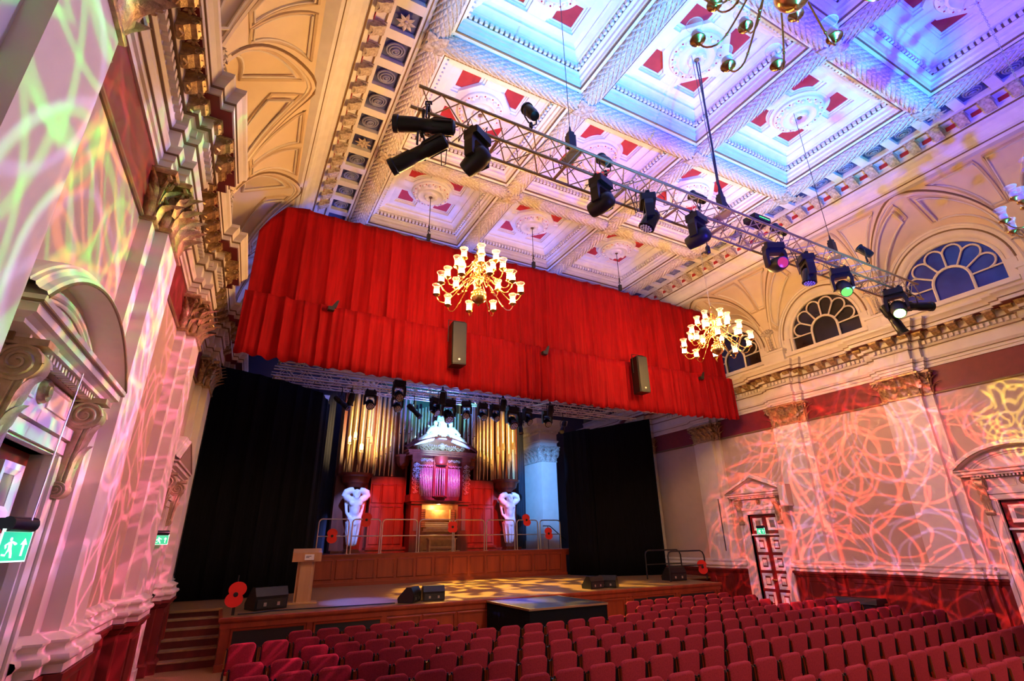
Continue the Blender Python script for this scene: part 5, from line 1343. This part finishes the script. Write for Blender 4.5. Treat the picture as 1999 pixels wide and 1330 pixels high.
# lectern
t = thing('lectern', 'light wooden lectern on the left of the stage', 'lectern', (2.12, 15.65, sz(15.65)), -.12)
MB().box(-.36, .36, -.26, .26, 0, .035).obj('base', 'lecternwood', t)
MB().prism([(-.20, .02), (-.14, -.10), (.14, -.10), (.20, .02), (.20, .06), (-.20, .06)], .035, 1.02, idf).obj('column', 'lecternwood', t)
for sg in (-1, 1): MB().box(sg*.20-.015, sg*.20+.015, -.02, .12, .035, 1.02).obj('fin', 'lecternwood', t)
MB().prism([(-.20, 1.00), (-.22, 1.22), (.26, 1.32), (.28, 1.02)], -.36, .36, lambda a, b, c: (c, a, b)).obj('desk', 'lecternwood', t)
MB().box(-.06, .17, -.235, -.218, 1.04, 1.18).obj('name_card', 'white', t)
for k, (a, b) in enumerate(((-.03, .10), (-.03, .05))): MB().box(a, b, -.237, -.235, 1.125-.03*k, 1.14-.03*k).obj('card_print', 'print', t)
# stage monitors
def wedge(x, y, rz, lab, back=False, s=1.0):
    t = thing('stage_monitor', lab, 'loudspeaker', (x, y, sz(y)+.005), rz, 'wedge monitors along the stage edge'); t.scale = (s, s, s)
    MB().prism([(-.20, 0), (.20, 0), (.22, .10), (-.02, .36), (-.14, .36), (-.22, .22)], -.29, .29, lambda a, b, c: (c, a, b)).obj('cabinet', 'blackmetal', t)
    MB().prism([(.215, .115), (-.01, .352), (-.004, .358), (.222, .121)], -.26, .26, lambda a, b, c: (c, a, b)).obj('grille', 'black', t)
    MB().box(-.26, .26, -.225, -.215, .03, .17).obj('rear_recess', 'black', t)
    for sg in (-1, 1): MB().box(sg*.12-.025, sg*.12+.025, -.232, -.222, .06, .12).obj('socket', 'steel', t)
wedge(4.62, 14.42, .9, 'left one of the two wedge monitors at the middle of the stage edge')
wedge(5.28, 14.50, -.1, 'right one of the two wedge monitors at the middle of the stage edge')
wedge(10.72, 14.62, .15, 'left one of the two wedge monitors right of the black platform')
wedge(11.38, 14.66, -.9, 'right one of the two wedge monitors right of the black platform')
wedge(1.22, 15.02, .35, 'large black stage loudspeaker beside the lectern and the poppy', s=1.35)
wedge(14.95, 15.35, -.1, 'black stage loudspeaker behind the handrail on the right', s=1.25)
tag(MB().tube([(.6, 14.2, sz(14.2)+.02), (.95, 14.25, sz(14.2)+.02), (1.3, 14.45, sz(14.4)+.02), (2.4, 14.35, sz(14.3)+.02), (4.2, 14.28, sz(14.2)+.02)], .014, 6).obj('stage_cable', 'black', None, True), 'black cable lying along the left stage edge', 'cable')
# poppies
def poppy(x, y, z, r, lab, rz=0, roll=0, four=False, stand=None):
    t = thing('poppy', lab, 'poppy', (x, y, z), rz, 'large cut-out remembrance poppies')
    lobes = [(0, .42), (0, -.42)] if not four else [(.26, .33), (-.26, .33), (.26, -.33), (-.26, -.33)]
    mb = MB()
    pts = []
    N = 40
    for i in range(N):
        a = 2*PI*i/N
        rad = max([ (lx*math.cos(a)+ly*math.sin(a)) + math.sqrt(max(0, (lx*math.cos(a)+ly*math.sin(a))**2-(lx*lx+ly*ly)+((.62 if not four else .55)**2))) for lx, ly in lobes])
        ca, sa = math.cos(a+roll), math.sin(a+roll); pts.append((rad*r*ca*(1.18 if not four else 1), rad*r*sa))
    mb.prism(pts, -.012, .012, lambda a, b, c: (a, c, b)); mb.obj('petals', 'poppyred', t)
    MB().lathe([(r*.20, 0), (r*.20, .012), (r*.12, .02)], 16, lambda a, b, zz: (a, -.012-zz, b)).obj('centre', 'black', t)
    if stand: MB().box(-.03, .03, .012, .035, -stand, -r*.4).box(-.012, .012, .012, .03, r*.6, r*1.55).obj('stake', 'black', t)
poppy(.50, 14.25, sz(14.25)+.42, .255, 'red poppy on a black stake at the left stage corner', -.15, -.18, stand=.42)
for x, z, lab, four, ro in ((3.42, 2.74, 'poppy hung low on the first gallery railing from the left', False, .0), (4.57, 3.28, 'poppy on the top bar of the second gallery railing', False, -.1), (7.94, 3.03, 'round poppy between the two middle gallery railings', True, 0), (11.28, 3.30, 'poppy on the top bar of the seventh gallery railing', False, .2), (12.36, 2.76, 'poppy hung low on the last gallery railing on the right', False, .1)):
    poppy(x, 19.783, z, .235, lab, -.1, ro, four)
poppy(16.12, 15.02, 1.46, .235, 'poppy on the black handrail at the right end of the stage', -.5, .1)
# gallery railings
rail_x = [(2.93, 3.97), (4.09, 5.11), (5.18, 6.51), (6.60, 7.96), (8.02, 9.33), (9.43, 10.72), (10.84, 11.84), (11.96, 12.98)]
for i, (a, b) in enumerate(rail_x):
    w_ = b-a; t = thing('gallery_railing', f'tubular steel railing on the organ gallery, {ORDN(i+1)} from the left', 'railing', ((a+b)/2, 19.82, GZ), 0, 'railings along the organ gallery')
    h = 1.17; r = .13; hw = w_/2
    pts = [(-hw, 0, 0), (-hw, 0, h-r)] + [(-hw+r-r*math.cos(q), 0, h-r+r*math.sin(q)) for q in (.4, .8, 1.2, PI/2)] + [(hw-r+r*math.sin(q), 0, h-r+r*math.cos(q)) for q in (0, .4, .8, 1.2)] + [(hw, 0, h-r), (hw, 0, 0)]
    MB().tube(pts, .023, 8).obj('hoop', 'steel', t, True); MB().tube([(-hw, 0, .60), (hw, 0, .60)], .019, 8).obj('mid_rail', 'steel', t, True)
    for sg in (-1, 1): MB().box(sg*hw-.04, sg*hw+.04, -.04, .04, 0, .02).obj('foot', 'steel', t)
t = thing('stair_handrail', 'sloping dark handrail at the right end of the organ gallery', 'handrail', (12.75, 20.3, GZ))
MB().tube([(-.35, 0, .95), (0, 0, .95), (.75, -.1, .35)], .02, 8).obj('rail', 'blackmetal', t, True)
for x, z in ((-.1, .95), (.5, .56)): MB().tube([(x, 0, 0), (x, 0, z)], .014, 6).obj('post', 'blackmetal', t)
# black handrails on the right of the stage
for y, lab in ((15.0, 'front black tubular handrail by the right stage stairs'), (16.2, 'rear black tubular handrail by the right stage stairs')):
    t = thing('stage_handrail', lab, 'handrail', (15.35, y, sz(y)), 0, 'black handrails on the right of the stage')
    hw = .92; h = 1.0
    MB().tube([(-hw, 0, 0), (-hw, 0, h-.15), (-hw+.05, 0, h-.05), (-hw+.16, 0, h), (hw-.2, 0, h), (hw-.07, 0, h-.06), (hw-.01, 0, h-.18), (hw, 0, 0)], .026, 8).obj('hoop', 'black', t, True)
    MB().tube([(-hw, 0, .5), (hw, 0, .5)], .02, 8).obj('mid_rail', 'black', t, True)
# equipment case by the right wall
t = thing('equipment_case', 'dark grey covered case standing by the right dado', 'case', (16.55, 9.75, 0), .1)
MB().box(-.30, .30, -.52, .52, 0, .66).obj('box', 'blackmetal', t); MB().prism([(-.36, .66), (.36, .66), (.30, .78), (-.30, .80)], -.60, .60, lambda a, b, c: (a, c, b)).obj('cover', 'black', t)

# ================================================================== WALL ITEMS
def running_man(t, w_, h, sg, fx):
    q = lambda a, b, c: fx(a*w_, b*h, c)
    P_ = MB(); P_.lathe([(.05*h*1.3, 0), (.05*h*1.3, .002)], 10, lambda a, b, z: fx(-.18*w_+a, .26*h+b, .006+z)); P_.obj('man_head', 'signwhite', t)
    for nm, pl in (('man_body', [(-.24, .16), (-.14, .20), (-.10, -.04), (-.20, -.06)]), ('man_leg', [(-.19, -.05), (-.10, -.05), (-.04, -.22), (-.02, -.36), (-.08, -.36), (-.12, -.20)]), ('man_leg', [(-.20, -.04), (-.13, -.06), (-.24, -.24), (-.36, -.22), (-.36, -.28), (-.24, -.30)]), ('man_arm', [(-.15, .17), (-.02, .06), (.04, .10), (.02, .14), (-.12, .20)]), ('man_arm', [(-.22, .17), (-.34, .06), (-.30, -.06), (-.27, -.02), (-.29, .06), (-.20, .12)]), ('arrow_shaft', [(.24, -.30), (.30, -.30), (.30, .10), (.24, .10)]), ('arrow_head', [(.16, .08), (.38, .08), (.27, .30)])):
        MB().prism(pl, .006, .009, q).obj(nm, 'signwhite', t)
def exit_sign(loc, rz, w_, h, lab):
    t = thing('exit_sign', lab, 'exit sign', loc, rz, 'green running man exit signs')
    MB().lathe([(.05, -w_*.42), (.05, w_*.42)], 12, lambda a, b, z: (z, -a*.9, h/2+.05+b)).box(-w_*.4, w_*.4, -.03, .06, h/2+.02, h/2+.09).obj('housing', 'blackmetal', t, True)
    MB().box(-w_/2, w_/2, -.004, .004, -h/2, h/2+.02).obj('blade_edge', 'signwhite', t)
    MB().box(-w_/2+.01, w_/2-.01, -.006, .006, -h/2+.01, h/2).obj('blade', 'signgreen', t)
    running_man(t, w_, h, 1, lambda a, b, c: (a, -c, b))
exit_sign((-1.235, 4.88, 2.47), 1.28, .30, .19, 'green exit sign with running man and arrow beside the near left door')
exit_sign((-1.10, 13.5, 2.60), .5, .28, .18, 'small green exit sign on the far left wall by the drape')
exit_sign((17.24, BAYC[3]+.02, 2.66), -PI/2, .34, .20, 'green exit sign above the panelled door on the right wall')
tag(MB().tube([(-1.28, 5.42, 3.86), (-1.25, 5.2, 3.2), (-1.19, 4.9, 2.62)], .006, 5).obj('sign_rod', 'steel', None), 'thin cable dropping from the left pediment to the exit sign', 'cable')
wb_ = thing('wall_loudspeaker', 'cream box loudspeaker on the pilaster left of the right wall field', 'loudspeaker', (XR-.42, YR[3]+.52, 3.45))
MB().box(-.13, .13, -.16, .16, 0, .72).obj('cabinet', 'field', wb_); MB().box(-.135, -.13, -.14, .14, .03, .69).obj('grille', 'cream', wb_); MB().box(.05, .16, -.05, .05, .3, .4).obj('bracket', 'blackmetal', wb_)
tag(MB().tube([(XR-.30, YR[4]-.30, 2.0), (XR-.30, YR[4]-.30, 3.9)], .018, 6).obj('wall_conduit', 'black', None), 'vertical black conduit on the right pilaster next to the stage', 'conduit')
tag(MB().box(-.012, .012, -.015, .015, 0, .10).obj('door_knob_sensor', 'black', None, loc=(XR-.18, BAYC[3]+.95, 4.12)), 'tiny black sensor on the slope of the right triangular pediment', 'sensor')
